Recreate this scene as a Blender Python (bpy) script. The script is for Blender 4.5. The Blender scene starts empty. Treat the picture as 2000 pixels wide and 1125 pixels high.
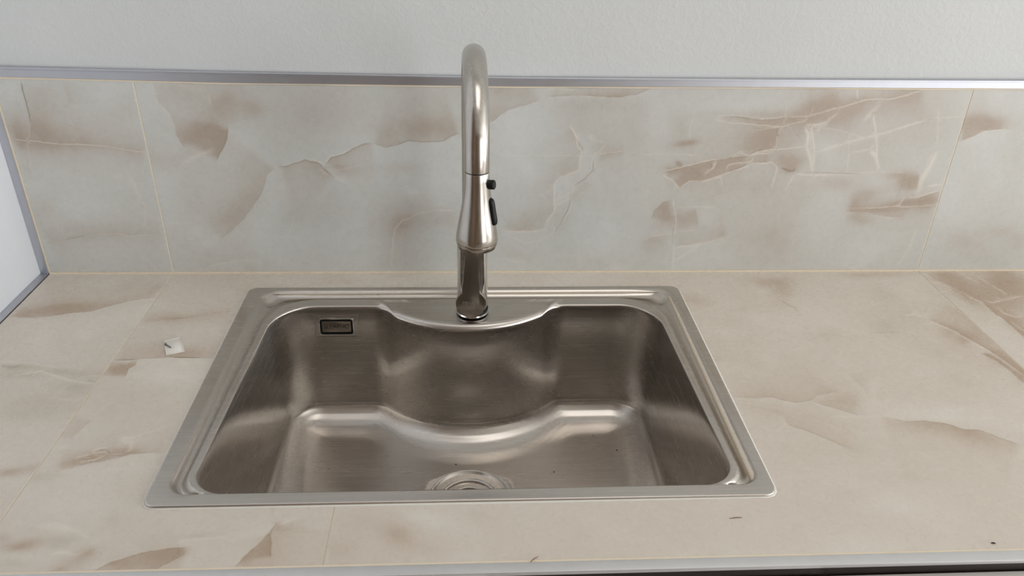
import bpy, bmesh, math, random
import numpy as np
from mathutils import Matrix, Vector, Euler

random.seed(4)
scene = bpy.context.scene
COL = scene.collection

# ------------------------------------------------------------------ camera, world, light, exposure
cam_data = bpy.data.cameras.new('camera')
cam_data.sensor_fit = 'HORIZONTAL'
cam_data.sensor_width = 36.0
cam_data.lens = 36.0 * 1522.1 / 2000.0
cam_data.clip_start = 0.02
cam = bpy.data.objects.new('camera', cam_data)
COL.objects.link(cam)
cam.location = (0.4614, -1.1024, 0.5848)
cam.rotation_euler = (math.radians(60.903), math.radians(-1.310), math.radians(-2.886))
scene.camera = cam

world = bpy.data.worlds.new('world')
scene.world = world
world.use_nodes = True
world.node_tree.nodes['Background'].inputs[0].default_value = (0.72, 0.80, 0.90, 1)
world.node_tree.nodes['Background'].inputs[1].default_value = 0.6

scene.view_settings.view_transform = 'Standard'
scene.view_settings.look = 'None'
scene.view_settings.gamma = 1.0
scene.view_settings.use_curve_mapping = False
scene.view_settings.exposure = 0.58


def area_light(name, loc, rot, sx, sy, power, color):
    d = bpy.data.lights.new(name, 'AREA')
    d.shape = 'RECTANGLE'
    d.size, d.size_y = sx, sy
    d.energy = power
    d.color = color
    o = bpy.data.objects.new(name, d)
    o.location = loc
    o.rotation_euler = rot
    COL.objects.link(o)
    return o


# daylight entering through the two window openings (right wall, and the wall behind the camera)
area_light('daylight_side', (5.67, -1.95, 0.45), (0, math.radians(90), 0), 2.2, 2.3, 112, (0.93, 0.965, 1.0))
area_light('daylight_rear', (3.30, -3.50, 0.35), (math.radians(90), 0, 0), 2.0, 2.3, 34, (0.98, 0.99, 1.0))
# added fill lamp that brightens the worktop from above (round fitting, built further down)
FILL_LAMP_POWER = 2.8

WALL_VEINS = {
 "E":[(0,0.95,14,[-185,-216,-157,-213,-118,-208,-95,-209,-63,-206,-28,-201,0,-197]),
(0,0.6,12,[-183,-52,-153,-57,-130,-63,-111,-65,-95,-65,-73,-67,-30,-66,-1,-68]),
(-1,0.45,18,[-150,-300,-152,-286,-151,-271,-151,-257,-153,-237,-158,-221]),
(-1,0.35,18,[-95,-300,-94,-282,-94,-265]),
(-1,0.6,45,[25,-300,28,-283,29,-269,41,-254,45,-239,46,-225,50,-211,55,-202]),
(-1,1.0,26,[93,-183,105,-201,115,-218,120,-237]),
(-1,0.65,26,[78,-57,98,-71,120,-91,134,-110,150,-131,159,-148,164,-164,177,-177]),
(1,0.85,22,[182,-175,195,-177,222,-188,241,-183,253,-170,265,-159]),
(-1,0.3,20,[43,-2,59,-13,76,-18,102,-22,124,-21]),
(1,0.8,18,[251,-178,260,-190,282,-197,293,-204,309,-211,324,-213]),
(-1,0.8,26,[321,-213,341,-207,359,-211,374,-217,396,-215,423,-217,439,-225,452,-229]),
(0,0.55,16,[341,-4,339,-20,343,-46,347,-74,359,-89,382,-100,410,-107,446,-106]),
(-1,0.75,22,[489,-243,506,-255,519,-264,532,-268,548,-272,566,-280]),
(-1,0.75,10,[574,-283,615,-286,642,-284,676,-284,702,-288,725,-297]),
(0,0.85,9,[651,-195,670,-199,694,-203]),
(1,0.6,16,[610,-240,619,-224,631,-207,627,-193,627,-173,599,-161,591,-149,591,-126,593,-104,582,-89,579,-75,560,-70,529,-71,512,-74]),
(1,0.65,16,[745,-91,749,-106,762,-121,774,-124]),
(1,0.4,16,[730,-54,752,-62,782,-67]),
(-1,0.75,16,[787,-46,813,-48,835,-52,875,-63]),
(1,0.5,22,[812,-112,818,-95,821,-77]),
(1,0.75,11,[754,-169,784,-177,821,-187,854,-193,881,-196]),
(-1,0.65,12,[771,-159,784,-144,798,-156,820,-156,844,-165,868,-174,889,-184,920,-186]),
(1,0.8,11,[830,-258,855,-255,894,-252,934,-256,961,-257,987,-266]),
(-1,0.5,25,[958,-259,986,-267,1006,-272]),
(1,0.55,24,[924,-242,921,-228,923,-206]),
(0,0.65,13,[977,-261,998,-269,1023,-276,1043,-283,1076,-284,1102,-290,1127,-299]),
(1,0.6,22,[1154,-169,1158,-157,1160,-142]),
(1,0.8,10,[1165,-130,1180,-134,1199,-141]),
(0,0.7,9,[1054,-112,1093,-111,1127,-113,1157,-112,1198,-116]),
(-1,0.6,8,[1050,-106,1083,-103,1114,-98,1154,-91]),
(-1,0.95,22,[1202,-220,1224,-229,1235,-237,1249,-239,1279,-241])],
 "L":[(0.9,1.0,[-185,-216,-157,-213,-118,-208,-95,-209,-63,-206,-28,-201,0,-197]),
(0.6,0.9,[-130,-63,-111,-65,-95,-66,-73,-68,-52,-63,-30,-66,-1,-68]),
(0.35,1,[-154,-237,-159,-223,-166,-208,-169,-181,-170,-164]),
(0.35,1,[-94,-300,-93,-282,-95,-266]),
(0.4,1.6,[-39,-176,-28,-139,-21,-110,-28,-74]),
(0.4,1,[-161,-2,-133,-6,-119,-7]),
(0.4,1.2,[-48,-31,-26,-15,-29,-2]),
(0.6,1,[-4,-275,-1,-271]),
(0.5,1.2,[25,-300,28,-283,29,-269,41,-254,45,-239,46,-225]),
(0.7,1.2,[73,-300,87,-293,96,-288,100,-276,98,-264]),
(0.3,2.5,[48,-298,69,-293,86,-286]),
(0.35,4,[38,-176,58,-187,78,-196,97,-204]),
(0.5,1.2,[196,-178,222,-189,241,-185,254,-183]),
(0.4,1.5,[43,-2,59,-13,76,-18,102,-22,124,-21,135,-17]),
(0.3,1,[175,-49,189,-77,196,-89]),
(0.6,1.5,[226,-188,239,-185,250,-180,259,-191,279,-198,293,-205]),
(0.4,1,[260,-170,277,-173,304,-179]),
(0.4,3,[240,-174,250,-166,263,-161,281,-151]),
(0.8,1.4,[341,-4,339,-20,343,-46,347,-74,359,-89,382,-100,410,-107,446,-106]),
(0.6,1.2,[571,-294,589,-295,615,-293]),
(0.4,1.2,[590,-280,615,-286,642,-284,663,-283]),
(0.5,1,[499,-195,561,-195,621,-195,654,-196]),
(0.25,1,[692,-202,725,-198,786,-198]),
(0.9,1.1,[654,-196,670,-200,692,-203]),
(0.9,1.8,[608,-243,621,-224,623,-210,630,-201,627,-193,627,-173,599,-161,591,-149,592,-129,593,-104,582,-89,579,-75,560,-70,529,-71,512,-74]),
(0.7,1.2,[668,-218,656,-204,646,-190,648,-173,639,-161,621,-149,620,-132]),
(0.6,1.0,[620,-129,617,-108,608,-89,586,-63,570,-54,547,-52,532,-60,511,-67]),
(0.8,1.4,[593,-126,606,-129,618,-138]),
(0.7,1.4,[593,-114,603,-120,618,-129]),
(0.5,1.2,[650,-182,654,-196,661,-207]),
(0.6,1.2,[581,-126,572,-132,588,-141]),
(0.5,1,[638,-224,652,-218,666,-216]),
(0.5,1.2,[655,-221,663,-213,654,-199]),
(0.4,1.5,[510,-28,533,-18,556,-19]),
(0.3,2,[637,-32,641,-3]),
(0.7,1.2,[775,-129,784,-95,787,-74,784,-62,787,-45,792,-2]),
(0.6,1.2,[730,-54,752,-62,782,-67]),
(0.5,1.1,[780,-111,801,-114,847,-112]),
(0.4,1,[789,-71,809,-73,824,-73]),
(0.6,2.5,[788,-44,813,-46,836,-51,875,-63]),
(0.6,1.6,[794,-19,811,-35,833,-48]),
(0.8,1.1,[754,-170,784,-178,821,-188,854,-194,881,-197,902,-204,924,-207,957,-210,971,-211]),
(0.8,1.4,[752,-167,771,-157,784,-144,798,-156,820,-156,844,-165,868,-174,889,-184,920,-186,929,-180,931,-173,929,-159,928,-141]),
(0.7,1.1,[812,-152,845,-162,851,-144]),
(0.8,2.4,[819,-166,831,-177,835,-188]),
(0.7,1.4,[851,-171,853,-182,866,-185,888,-188,892,-197]),
(0.7,1.6,[859,-198,869,-203,881,-197,903,-200,920,-201]),
(0.75,1.2,[822,-258,849,-257,894,-253,934,-256,961,-258,987,-266,1006,-272]),
(0.7,1.2,[820,-252,845,-247,881,-245,923,-241,957,-251,964,-258]),
(0.45,1.4,[789,-221,787,-239,792,-256]),
(0.6,1.2,[924,-244,921,-228,923,-204]),
(0.9,3,[959,-245,968,-229,969,-212,979,-192,986,-174,990,-167]),
(0.8,1.8,[969,-247,981,-209,989,-173]),
(0.7,1.8,[958,-245,977,-245,995,-251,1006,-265]),
(0.5,3,[977,-234,988,-245,1000,-257]),
(0.8,1.6,[957,-168,995,-165,1029,-171]),
(0.5,2,[960,-168,954,-153,952,-138]),
(0.4,1.4,[927,-275,926,-261,927,-245]),
(0.35,1.2,[965,-275,968,-256]),
(0.6,1.2,[983,-200,999,-209,1019,-216]),
(0.6,1.2,[762,-199,776,-198,806,-197]),
(0.4,1,[883,-235,907,-239,923,-241]),
(0.9,1.2,[977,-261,998,-269,1023,-276,1043,-283,1076,-284,1102,-290,1127,-299]),
(0.6,1.6,[1026,-299,1030,-283]),
(0.7,2.0,[990,-203,1016,-212,1042,-222,1068,-229,1094,-236,1125,-248,1145,-254]),
(0.4,1.2,[1145,-254,1173,-257,1200,-260]),
(0.7,1.8,[1059,-264,1071,-229,1077,-215,1081,-195,1092,-173]),
(0.5,1.1,[1029,-233,1036,-201,1041,-170]),
(0.5,1.1,[984,-241,1010,-237,1040,-229,1058,-226]),
(0.6,1.3,[1037,-202,1065,-207,1077,-217]),
(0.8,3,[1067,-205,1078,-197,1091,-175]),
(0.5,4,[1046,-251,1056,-265,1067,-280]),
(0.5,1.1,[998,-165,1041,-167,1091,-172,1135,-171]),
(0.8,5,[1172,-207,1168,-178,1162,-157,1163,-133]),
(0.8,1.8,[1173,-148,1187,-150,1199,-151]),
(0.9,1.4,[1146,-130,1165,-130,1180,-135,1199,-141]),
(0.8,1.2,[1054,-112,1092,-111,1127,-114,1157,-113,1197,-117]),
(0.6,1.2,[1049,-106,1083,-103,1113,-98,1154,-92]),
(0.6,1.6,[1124,-113,1138,-117,1143,-130,1148,-133]),
(0.5,1.1,[1154,-277,1160,-255,1171,-210]),
(0.7,1.1,[1202,-220,1224,-229,1235,-237,1249,-238,1276,-241]),
(0.35,2.5,[1163,-4,1176,-44,1178,-80]),
(0.3,2,[1225,-216,1246,-169])],
 "D":[(0.35,0.8,[-153,-57,-130,-63,-119,-64]),
(0.7,1.0,[-149,-300,-151,-286,-151,-271,-151,-257,-153,-237]),
(0.35,0.9,[73,-299,87,-293,96,-288,99,-276]),
(0.35,0.8,[177,-177,195,-176,222,-186,241,-181,253,-168,263,-158]),
(0.35,0.8,[251,-178,260,-190,282,-197,293,-204,309,-211,322,-213]),
(0.3,0.8,[341,-207,359,-211,374,-217,396,-215,423,-216,439,-225]),
(0.6,1.0,[647,-190,649,-173,637,-159,620,-147]),
(0.5,0.9,[618,-129,615,-111,605,-86,593,-67]),
(0.4,0.8,[783,-80,784,-62,786,-46]),
(0.45,0.8,[832,-191,865,-195,881,-196,891,-203,907,-207]),
(0.3,0.8,[852,-171,860,-174,881,-181]),
(0.4,0.9,[824,-187,830,-179,824,-168]),
(0.55,0.7,[838,-258,863,-255,894,-253]),
(0.8,1.3,[921,-230,922,-227]),
(0.5,0.8,[974,-171,994,-170,1030,-170]),
(0.6,1.2,[935,-178,951,-172,958,-173,958,-178]),
(0.45,0.8,[997,-170,1040,-169,1066,-168]),
(0.3,1,[1171,-206,1165,-178]),
(0.3,0.8,[1133,-169,1133,-151,1132,-130]),
(0.25,0.7,[1142,-254,1159,-254])],
 "B":[('b',0.45,[-181,-234,22,0,-8,29]),
('b',0.3,[-126,-274,29,0,-10,39]),
('b',0.3,[-88,-219,94,8,-6,19]),
('b',0.25,[-15,-262,15,0,-7,32]),
('w',0.35,[-167,-283,15,0,-5,18]),
('w',0.3,[-45,-285,19,8,-8,14]),
('g',0.35,[-37,-254,22,0,-3,16]),
('w',0.25,[-97,-147,73,0,-11,46]),
('g',0.45,[-172,-107,8,16,-23,17]),
('g',0.25,[-185,-164,1,13,-32,12]),
('b',0.25,[-95,-74,81,0,-3,12]),
('w',0.3,[-100,-40,49,0,-4,19]),
('b',0.25,[1,-181,10,0,-4,22]),
('b',0.5,[115,-268,30,0,-4,29]),
('b',0.45,[157,-263,10,10,-10,10]),
('b',0.35,[61,-286,26,10,-9,17]),
('b',0.5,[81,-215,22,-12,7,19]),
('g',0.4,[21,-182,26,0,-3,14]),
('b',0.45,[100,-104,26,-21,10,16]),
('w',0.35,[141,-218,26,26,-18,19]),
('w',0.7,[45,-71,8,0,-1,6]),
('w',0.7,[61,-49,12,0,-1,7]),
('w',0.6,[11,-85,7,0,-1,4]),
('w',0.6,[-1,-49,7,0,-2,9]),
('w',0.5,[75,-65,8,0,-1,4]),
('g',0.4,[118,-8,8,0,-1,8]),
('w',0.25,[195,-154,40,0,-3,23]),
('w',0.3,[225,-49,70,0,-3,32]),
('w',0.35,[162,-101,13,9,-31,48]),
('b',0.15,[232,-251,77,-1,-3,27]),
('b',0.4,[386,-233,68,-7,1,16]),
('b',0.4,[272,-171,32,0,-1,9]),
('b',0.4,[361,-80,22,0,-1,22]),
('g',0.4,[434,-95,8,0,0,6]),
('b',0.3,[420,-86,34,0,0,9]),
('w',0.7,[377,-136,11,0,0,6]),
('w',0.35,[373,-149,33,0,-1,18]),
('w',0.3,[306,-46,42,0,-2,32]),
('w',0.4,[421,-116,14,0,0,5]),
('b',0.3,[366,-175,40,0,0,9]),
('w',0.3,[307,-222,79,0,0,5]),
('w',0.8,[641,-225,4,0,0,3]),
('w',0.6,[623,-225,4,0,0,4]),
('w',0.7,[615,-136,4,0,0,3]),
('b',0.5,[565,-89,34,-14,7,18]),
('b',0.45,[609,-178,16,0,1,17]),
('b',0.3,[629,-240,23,25,-17,16]),
('g',0.45,[635,-147,10,-9,8,9]),
('b',0.45,[622,-132,11,0,1,9]),
('g',0.35,[602,-89,10,-14,9,8]),
('w',0.5,[554,-173,11,9,-7,9]),
('w',0.45,[539,-117,25,0,0,9]),
('w',0.35,[523,-229,40,0,1,42]),
('w',0.3,[737,-241,16,0,6,56]),
('w',0.3,[681,-64,58,0,3,32]),
('b',0.3,[706,-227,16,0,3,34]),
('b',0.35,[533,-32,34,7,-1,10]),
('b',0.3,[668,-13,89,0,1,13]),
('b',0.4,[773,-233,16,0,3,25]),
('b',0.35,[514,-292,39,0,0,10]),
('b',0.35,[637,-273,79,-1,1,13]),
('b',0.9,[790,-217,13,-2,1,4]),
('b',0.5,[776,-213,24,-2,1,5]),
('d',0.9,[778,-183,5,3,-1,3]),
('b',0.6,[767,-176,14,0,1,5]),
('b',0.8,[950,-189,25,0,3,16]),
('d',0.45,[950,-174,9,0,1,4]),
('b',0.5,[900,-217,40,-8,6,17]),
('b',0.6,[812,-174,32,-6,4,14]),
('b',0.5,[768,-102,20,0,3,22]),
('b',0.5,[802,-86,20,0,3,19]),
('b',0.35,[760,-45,29,0,3,23]),
('b',0.5,[892,-259,71,-1,1,8]),
('w',0.4,[942,-228,17,0,3,14]),
('w',0.4,[1002,-209,17,0,9,41]),
('w',0.4,[842,-89,26,0,3,19]),
('w',0.35,[852,-22,36,0,3,20]),
('b',0.3,[934,-64,79,29,-5,30]),
('w',0.3,[836,-274,108,-1,2,13]),
('b',0.25,[872,-150,71,0,3,18]),
('b',0.3,[816,-228,38,0,4,25]),
('b',0.6,[971,-273,30,-7,5,11]),
('w',0.7,[1048,-293,20,0,2,7]),
('w',0.5,[1013,-284,12,0,1,3]),
('w',0.9,[1066,-226,9,-1,1,3]),
('w',0.8,[1074,-204,4,-2,5,8]),
('b',0.7,[1080,-91,18,3,1,11]),
('b',0.8,[1144,-160,17,0,4,15]),
('b',0.5,[1119,-166,17,0,2,7]),
('b',0.8,[1161,-121,45,-5,2,6]),
('b',0.7,[1099,-108,32,0,1,3]),
('b',0.5,[1074,-127,24,-7,6,12]),
('b',0.8,[1236,-250,48,0,4,11]),
('b',0.5,[1317,-70,18,0,4,11]),
('b',0.4,[1354,-54,22,0,7,20]),
('b',0.4,[1259,-54,38,7,3,19]),
('w',0.35,[1218,-127,37,19,-8,32]),
('w',0.35,[1115,-44,45,-9,8,20]),
('b',0.3,[1154,-244,56,0,13,43]),
('b',0.35,[1012,-254,42,-17,9,16]),
('g',0.3,[1294,-216,23,0,26,74]),
('b',0.4,[1025,-151,29,0,3,12]),
('b',0.26,[937,-168,200,-1,32,163]),
('b',0.28,[1141,-169,204,-1,50,178]),
('b',0.3,[1271,-127,75,0,54,165]),
('b',0.25,[665,-254,80,-1,6,70]),
('b',0.2,[310,-265,77,-1,-3,40])],}
COUNTER_VEINS = {
 "E":[(-1,0.8,30,[-187,129,-148,133,-119,126,-98,119,-79,117,-65,106,-43,92,-20,80,1,77]),
(0,0.6,9,[0,142,19,142,37,139,47,137,67,134,87,125,124,119]),
(-1,1.0,24,[0,241,29,239,46,237,71,235,107,237,132,239]),
(1,0.95,30,[31,241,32,253,26,259,29,274,28,281]),
(0,0.5,8,[-18,38,0,47]),
(-1,0.85,22,[19,450,35,444,53,437,73,430,89,424,109,422,127,422]),
(1,0.5,30,[24,362,19,377,15,391,15,397]),
(1,0.85,36,[108,588,116,584,126,575,142,569,157,563,176,559,196,558]),
(1,0.6,34,[195,566,181,576,169,587,168,591]),
(1,0.95,34,[242,586,248,573,254,563,261,551,266,540,269,534,271,526]),
(1,0.9,12,[267,542,271,561,273,574]),
(-1,0.6,30,[787,334,811,337,839,336,853,344,866,348,884,344,895,335,915,328,930,324]),
(-1,0.35,30,[784,258,804,255]),
(-1,0.6,22,[887,344,894,352,909,359,922,368,935,375]),
(1,0.7,34,[956,376,971,380,985,387,1008,387,1032,392,1048,404,1066,406,1079,417,1101,436]),
(-1,0.6,28,[835,375,839,380,839,391,855,399,869,410,882,422,898,436]),
(0,0.35,10,[791,347,811,355,836,366,849,370]),
(-1,1.0,50,[1210,5,1218,44,1226,71,1239,86,1250,105,1249,128,1252,154,1253,179,1249,208]),
(0,0.6,9,[1211,28,1222,62,1234,88,1244,116,1248,144]),
(-1,0.9,20,[1134,152,1150,170,1161,187,1167,203,1177,228,1184,248,1189,271,1193,296]),
(-1,0.85,12,[1164,243,1174,261,1180,285,1180,317]),
(1,0.6,8,[1164,243,1174,245,1181,261,1185,284]),
(-1,0.35,25,[956,283,960,301,964,322,961,347])],
 "L":[(0.4,1,[-139,135,-118,128,-97,120,-79,119,-64,107,-43,94,-19,82]),
(0.4,1.2,[71,135,88,127,125,121]),
(0.6,1.3,[33,240,47,239,63,237]),
(0.4,1,[92,239,116,239,132,240]),
(0.7,2.4,[-113,273,-94,269,-80,264,-54,277,-34,285,-11,291,-2,293]),
(0.4,3,[-142,240,-97,246,-70,255,-40,255]),
(0.4,2.4,[-46,319,-20,324,-3,326]),
(0.35,2.4,[-39,314,-33,293]),
(0.4,2,[-26,279,-12,274,-1,275]),
(0.6,1.2,[20,449,34,443,45,440]),
(0.5,1.4,[89,391,100,386,113,376,120,372]),
(0.8,1.8,[34,434,35,427,46,423,59,420,65,414]),
(0.8,1.8,[47,421,49,414,62,412]),
(0.8,1.8,[59,420,70,423,80,421,90,416]),
(0.8,1.8,[69,396,77,396,85,394,90,390]),
(0.8,1.8,[68,397,78,406,85,408,87,417,80,420]),
(0.8,1.8,[37,435,55,432,64,425]),
(0.8,1.8,[76,402,85,404,86,411]),
(0.6,2,[43,532,51,524,59,525,71,531,87,540,97,545]),
(0.5,2,[67,565,77,560,92,565,101,559]),
(0.4,1.2,[116,583,126,574,142,568]),
(0.6,1.4,[180,550,194,549,207,548,229,547]),
(0.5,1.4,[81,478,94,477]),
(0.5,1.2,[198,536,212,538]),
(0.3,1,[112,551,114,538]),
(0.6,1.4,[254,562,261,550,266,539,269,532]),
(0.6,1.4,[272,534,280,528,291,522]),
(0.5,1.4,[266,520,266,510]),
(0.5,1.2,[325,566,328,583]),
(0.5,1.2,[824,338,838,337,853,345,865,349,884,346]),
(0.6,1.6,[940,40,939,68,939,92,946,101,955,112]),
(0.6,1.6,[970,35,970,53]),
(0.6,1.6,[943,87,959,90,959,104]),
(0.6,1.6,[936,5,944,21,970,12]),
(0.5,1.5,[887,346,895,356,908,362]),
(0.5,2,[833,375,839,378,837,391]),
(0.3,1.2,[870,379,899,400,932,409,948,415]),
(0.4,3,[890,376,928,377,966,378,984,382]),
(0.35,1.5,[972,439,987,460]),
(0.7,2.4,[1196,9,1198,39,1217,46,1225,73]),
(0.6,2.4,[1215,30,1226,56,1235,78,1247,103]),
(0.9,2.4,[1256,95,1262,107,1296,95,1328,85]),
(0.7,2.4,[1263,116,1262,138,1274,149,1289,146]),
(0.6,2.4,[1290,15,1294,43,1305,87]),
(0.6,2.4,[1269,7,1273,29,1282,52]),
(0.7,2.4,[1245,114,1247,142]),
(0.5,2.4,[1259,160,1261,190]),
(0.6,2.4,[1280,91,1295,100]),
(0.6,1.6,[1133,154,1148,173,1159,189,1165,207,1175,231,1181,252,1186,276,1191,300]),
(0.7,3,[1105,144,1125,138,1133,147,1138,156,1147,173]),
(0.5,2.5,[1122,118,1135,139,1155,137]),
(0.5,2,[1117,165,1134,168]),
(0.5,2,[1108,202,1116,212,1126,213]),
(0.35,1.2,[989,191,1054,189,1111,191]),
(0.4,1.2,[199,41,211,34,232,27,252,22])],
 "D":[(0.7,1.2,[43,139,48,138,54,136]),
(0.25,1,[54,136,71,133,84,128]),
(0.6,1.2,[1,240,13,241,30,240]),
(0.7,1.4,[73,235,89,236,109,237]),
(0.35,3,[-137,250,-118,254,-109,251]),
(0.5,1,[-14,285,-3,288]),
(0.4,1,[54,437,65,434,78,429,89,424]),
(0.5,1.2,[49,419,61,416,67,423,85,420]),
(0.4,1,[264,548,267,542,269,535]),
(0.3,0.8,[811,337,839,336,853,344,866,348,884,344]),
(0.5,1.5,[939,62,939,70]),
(0.4,1.5,[938,94,940,106,949,116,949,134]),
(0.3,0.8,[985,387,1008,387,1032,392,1048,404,1066,406,1079,417,1101,436]),
(0.25,0.8,[894,352,909,359,922,368,935,375]),
(0.3,0.8,[839,391,855,399,869,410,882,422,894,433]),
(0.5,1.2,[1163,194,1164,199]),
(0.35,1,[1178,282,1189,301]),
(0.25,1.5,[1028,190,1055,188,1083,189])],
 "B":[('g',0.7,[-114,255,17,-3,4,8]),
('g',0.7,[-54,265,42,10,3,8]),
('g',0.7,[-21,299,21,0,6,14]),
('g',0.6,[-101,272,27,0,4,7]),
('b',0.5,[-10,269,14,0,3,7]),
('b',0.3,[-104,38,101,1,12,29]),
('b',0.5,[-124,107,62,-11,7,15]),
('w',0.5,[-111,197,11,0,8,17]),
('w',0.5,[-61,181,11,0,4,10]),
('w',0.4,[-17,112,30,-20,9,18]),
('w',0.3,[-132,151,46,1,7,14]),
('b',0.35,[-52,323,48,1,7,16]),
('b',0.6,[13,259,21,0,5,12]),
('w',0.5,[75,272,43,1,8,23]),
('b',0.35,[47,216,45,1,4,13]),
('b',0.4,[123,227,45,1,3,10]),
('w',0.35,[101,186,33,-12,8,20]),
('b',0.35,[28,132,57,1,5,15]),
('g',0.3,[-29,340,48,1,7,16]),
('b',0.95,[53,428,23,-8,4,8]),
('b',0.6,[84,419,14,0,2,6]),
('w',0.8,[80,399,11,0,2,6]),
('w',0.7,[13,411,4,0,2,5]),
('b',0.8,[-1,444,32,-7,5,9]),
('b',0.8,[-29,451,14,0,3,7]),
('g',0.5,[3,459,14,0,3,6]),
('w',0.4,[96,447,22,1,2,6]),
('w',0.4,[32,408,15,0,3,7]),
('g',0.4,[24,455,12,0,2,4]),
('g',0.35,[-66,350,34,1,8,16]),
('b',1.0,[40,549,18,-3,4,7]),
('b',0.8,[14,542,7,0,3,7]),
('b',0.7,[32,555,14,0,3,5]),
('b',0.8,[100,562,9,-3,4,6]),
('b',0.6,[92,575,13,-5,5,8]),
('g',0.7,[72,546,13,0,2,5]),
('g',0.4,[68,553,8,0,3,7]),
('w',0.8,[61,530,17,3,1,3]),
('w',0.6,[80,562,19,5,1,3]),
('w',0.4,[40,566,22,1,3,5]),
('d',0.5,[37,532,6,0,1,1]),
('b',0.6,[83,583,8,0,2,5]),
('g',0.4,[38,573,11,0,3,5]),
('w',0.6,[103,549,2,-2,1,1]),
('g',0.5,[195,544,17,-1,1,3]),
('b',0.5,[179,567,16,-4,3,5]),
('b',0.4,[137,576,12,0,3,9]),
('g',0.3,[110,524,9,0,4,12]),
('w',0.25,[77,501,44,1,5,12]),
('b',0.8,[263,513,2,0,1,6]),
('g',0.4,[284,534,12,-4,2,5]),
('d',0.3,[271,532,2,-2,3,5]),
('b',0.75,[391,549,19,5,-1,15]),
('b',0.35,[350,528,28,1,2,20]),
('b',0.5,[336,567,19,1,2,17]),
('b',0.4,[420,567,21,1,0,11]),
('w',0.5,[419,528,30,11,-2,10]),
('g',0.2,[470,527,14,0,0,12]),
('b',0.8,[945,75,2,35,-26,27]),
('b',0.5,[926,35,27,0,-6,18]),
('b',0.5,[961,35,33,0,-8,22]),
('b',0.5,[805,94,24,10,-6,16]),
('b',0.35,[877,120,23,0,-5,16]),
('b',0.4,[1090,18,34,0,-4,9]),
('w',0.5,[825,191,13,11,-7,13]),
('w',0.4,[918,70,9,0,-4,13]),
('g',0.3,[968,193,20,0,-7,18]),
('w',0.3,[846,275,55,1,-12,36]),
('w',0.55,[1010,379,48,4,-4,6]),
('w',0.4,[1078,387,49,13,-10,14]),
('b',0.3,[1030,403,47,16,-11,16]),
('b',0.3,[924,484,31,1,-5,9]),
('b',0.3,[900,433,13,0,-3,8]),
('g',0.15,[846,524,36,1,-6,13]),
('b',0.25,[864,506,22,1,-4,9]),
('w',0.5,[967,335,8,0,-10,22]),
('w',0.3,[888,522,49,1,-6,13]),
('g',0.2,[865,437,54,1,-10,25]),
('b',1.0,[1330,47,18,41,-38,44]),
('b',0.6,[1245,28,16,21,-13,17]),
('b',0.7,[1258,167,0,29,-16,14]),
('w',0.6,[1286,78,9,18,-16,19]),
('b',0.4,[1229,103,4,28,-10,10]),
('w',0.6,[1143,158,7,8,-7,9]),
('b',0.5,[1149,188,10,10,-10,13]),
('b',0.5,[1159,210,12,0,-8,14]),
('g',0.45,[1062,172,10,10,-12,17]),
('g',0.4,[1116,134,19,0,-12,23]),
('g',0.35,[1108,76,19,21,-16,24]),
('b',0.5,[1132,13,64,0,-6,12]),
('b',0.5,[1197,159,7,39,-18,18]),
('g',0.35,[1093,237,18,17,-12,15]),
('g',0.35,[1103,304,14,14,-13,17]),
('w',0.5,[971,328,5,3,-15,24]),
('b',0.4,[932,341,31,1,-7,16]),
('b',0.5,[1188,296,11,0,-12,18]),
('w',0.3,[1042,365,86,2,-4,8]),
('b',0.6,[275,35,7,0,1,6]),
('b',0.35,[253,30,34,0,2,12]),
('b',0.3,[1196,196,101,1,-59,99]),
('g',0.3,[-80,298,82,2,32,67]),
('w',0.35,[95,281,59,1,12,37])],}

# ------------------------------------------------------------------ helpers
def tag(o, label=None, cat=None, group=None, kind=None):
    if label: o['label'] = label
    if cat: o['category'] = cat
    if group: o['group'] = group
    if kind: o['kind'] = kind
    return o


def empty(name, loc=(0, 0, 0), rz=0.0):
    o = bpy.data.objects.new(name, None)
    o.location = loc
    o.rotation_euler = (0, 0, rz)
    o.empty_display_size = 0.05
    COL.objects.link(o)
    return o


def link_mesh(name, me, mat=None, parent=None, smooth=False):
    o = bpy.data.objects.new(name, me)
    if mat: me.materials.append(mat)
    if smooth:
        me.polygons.foreach_set('use_smooth', [True] * len(me.polygons))
    COL.objects.link(o)
    if parent: o.parent = parent
    return o


def from_data(name, vs, fs, mat=None, parent=None, smooth=False, sharp=None):
    me = bpy.data.meshes.new(name)
    me.from_pydata([tuple(v) for v in vs], [], [tuple(f) for f in fs])
    bm = bmesh.new(); bm.from_mesh(me)
    bmesh.ops.recalc_face_normals(bm, faces=bm.faces)
    if sharp is not None:
        for e in bm.edges:
            if len(e.link_faces) == 2 and e.calc_face_angle(0) > sharp:
                e.smooth = False
    bm.to_mesh(me); bm.free()
    me.update()
    return link_mesh(name, me, mat, parent, smooth)


def from_bm(name, bm, mat=None, parent=None, smooth=False, sharp=math.radians(35)):
    bmesh.ops.recalc_face_normals(bm, faces=bm.faces)
    if smooth:
        for e in bm.edges:
            if len(e.link_faces) == 2 and e.calc_face_angle(0) > sharp:
                e.smooth = False
    me = bpy.data.meshes.new(name)
    bm.to_mesh(me); bm.free()
    return link_mesh(name, me, mat, parent, smooth)


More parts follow.
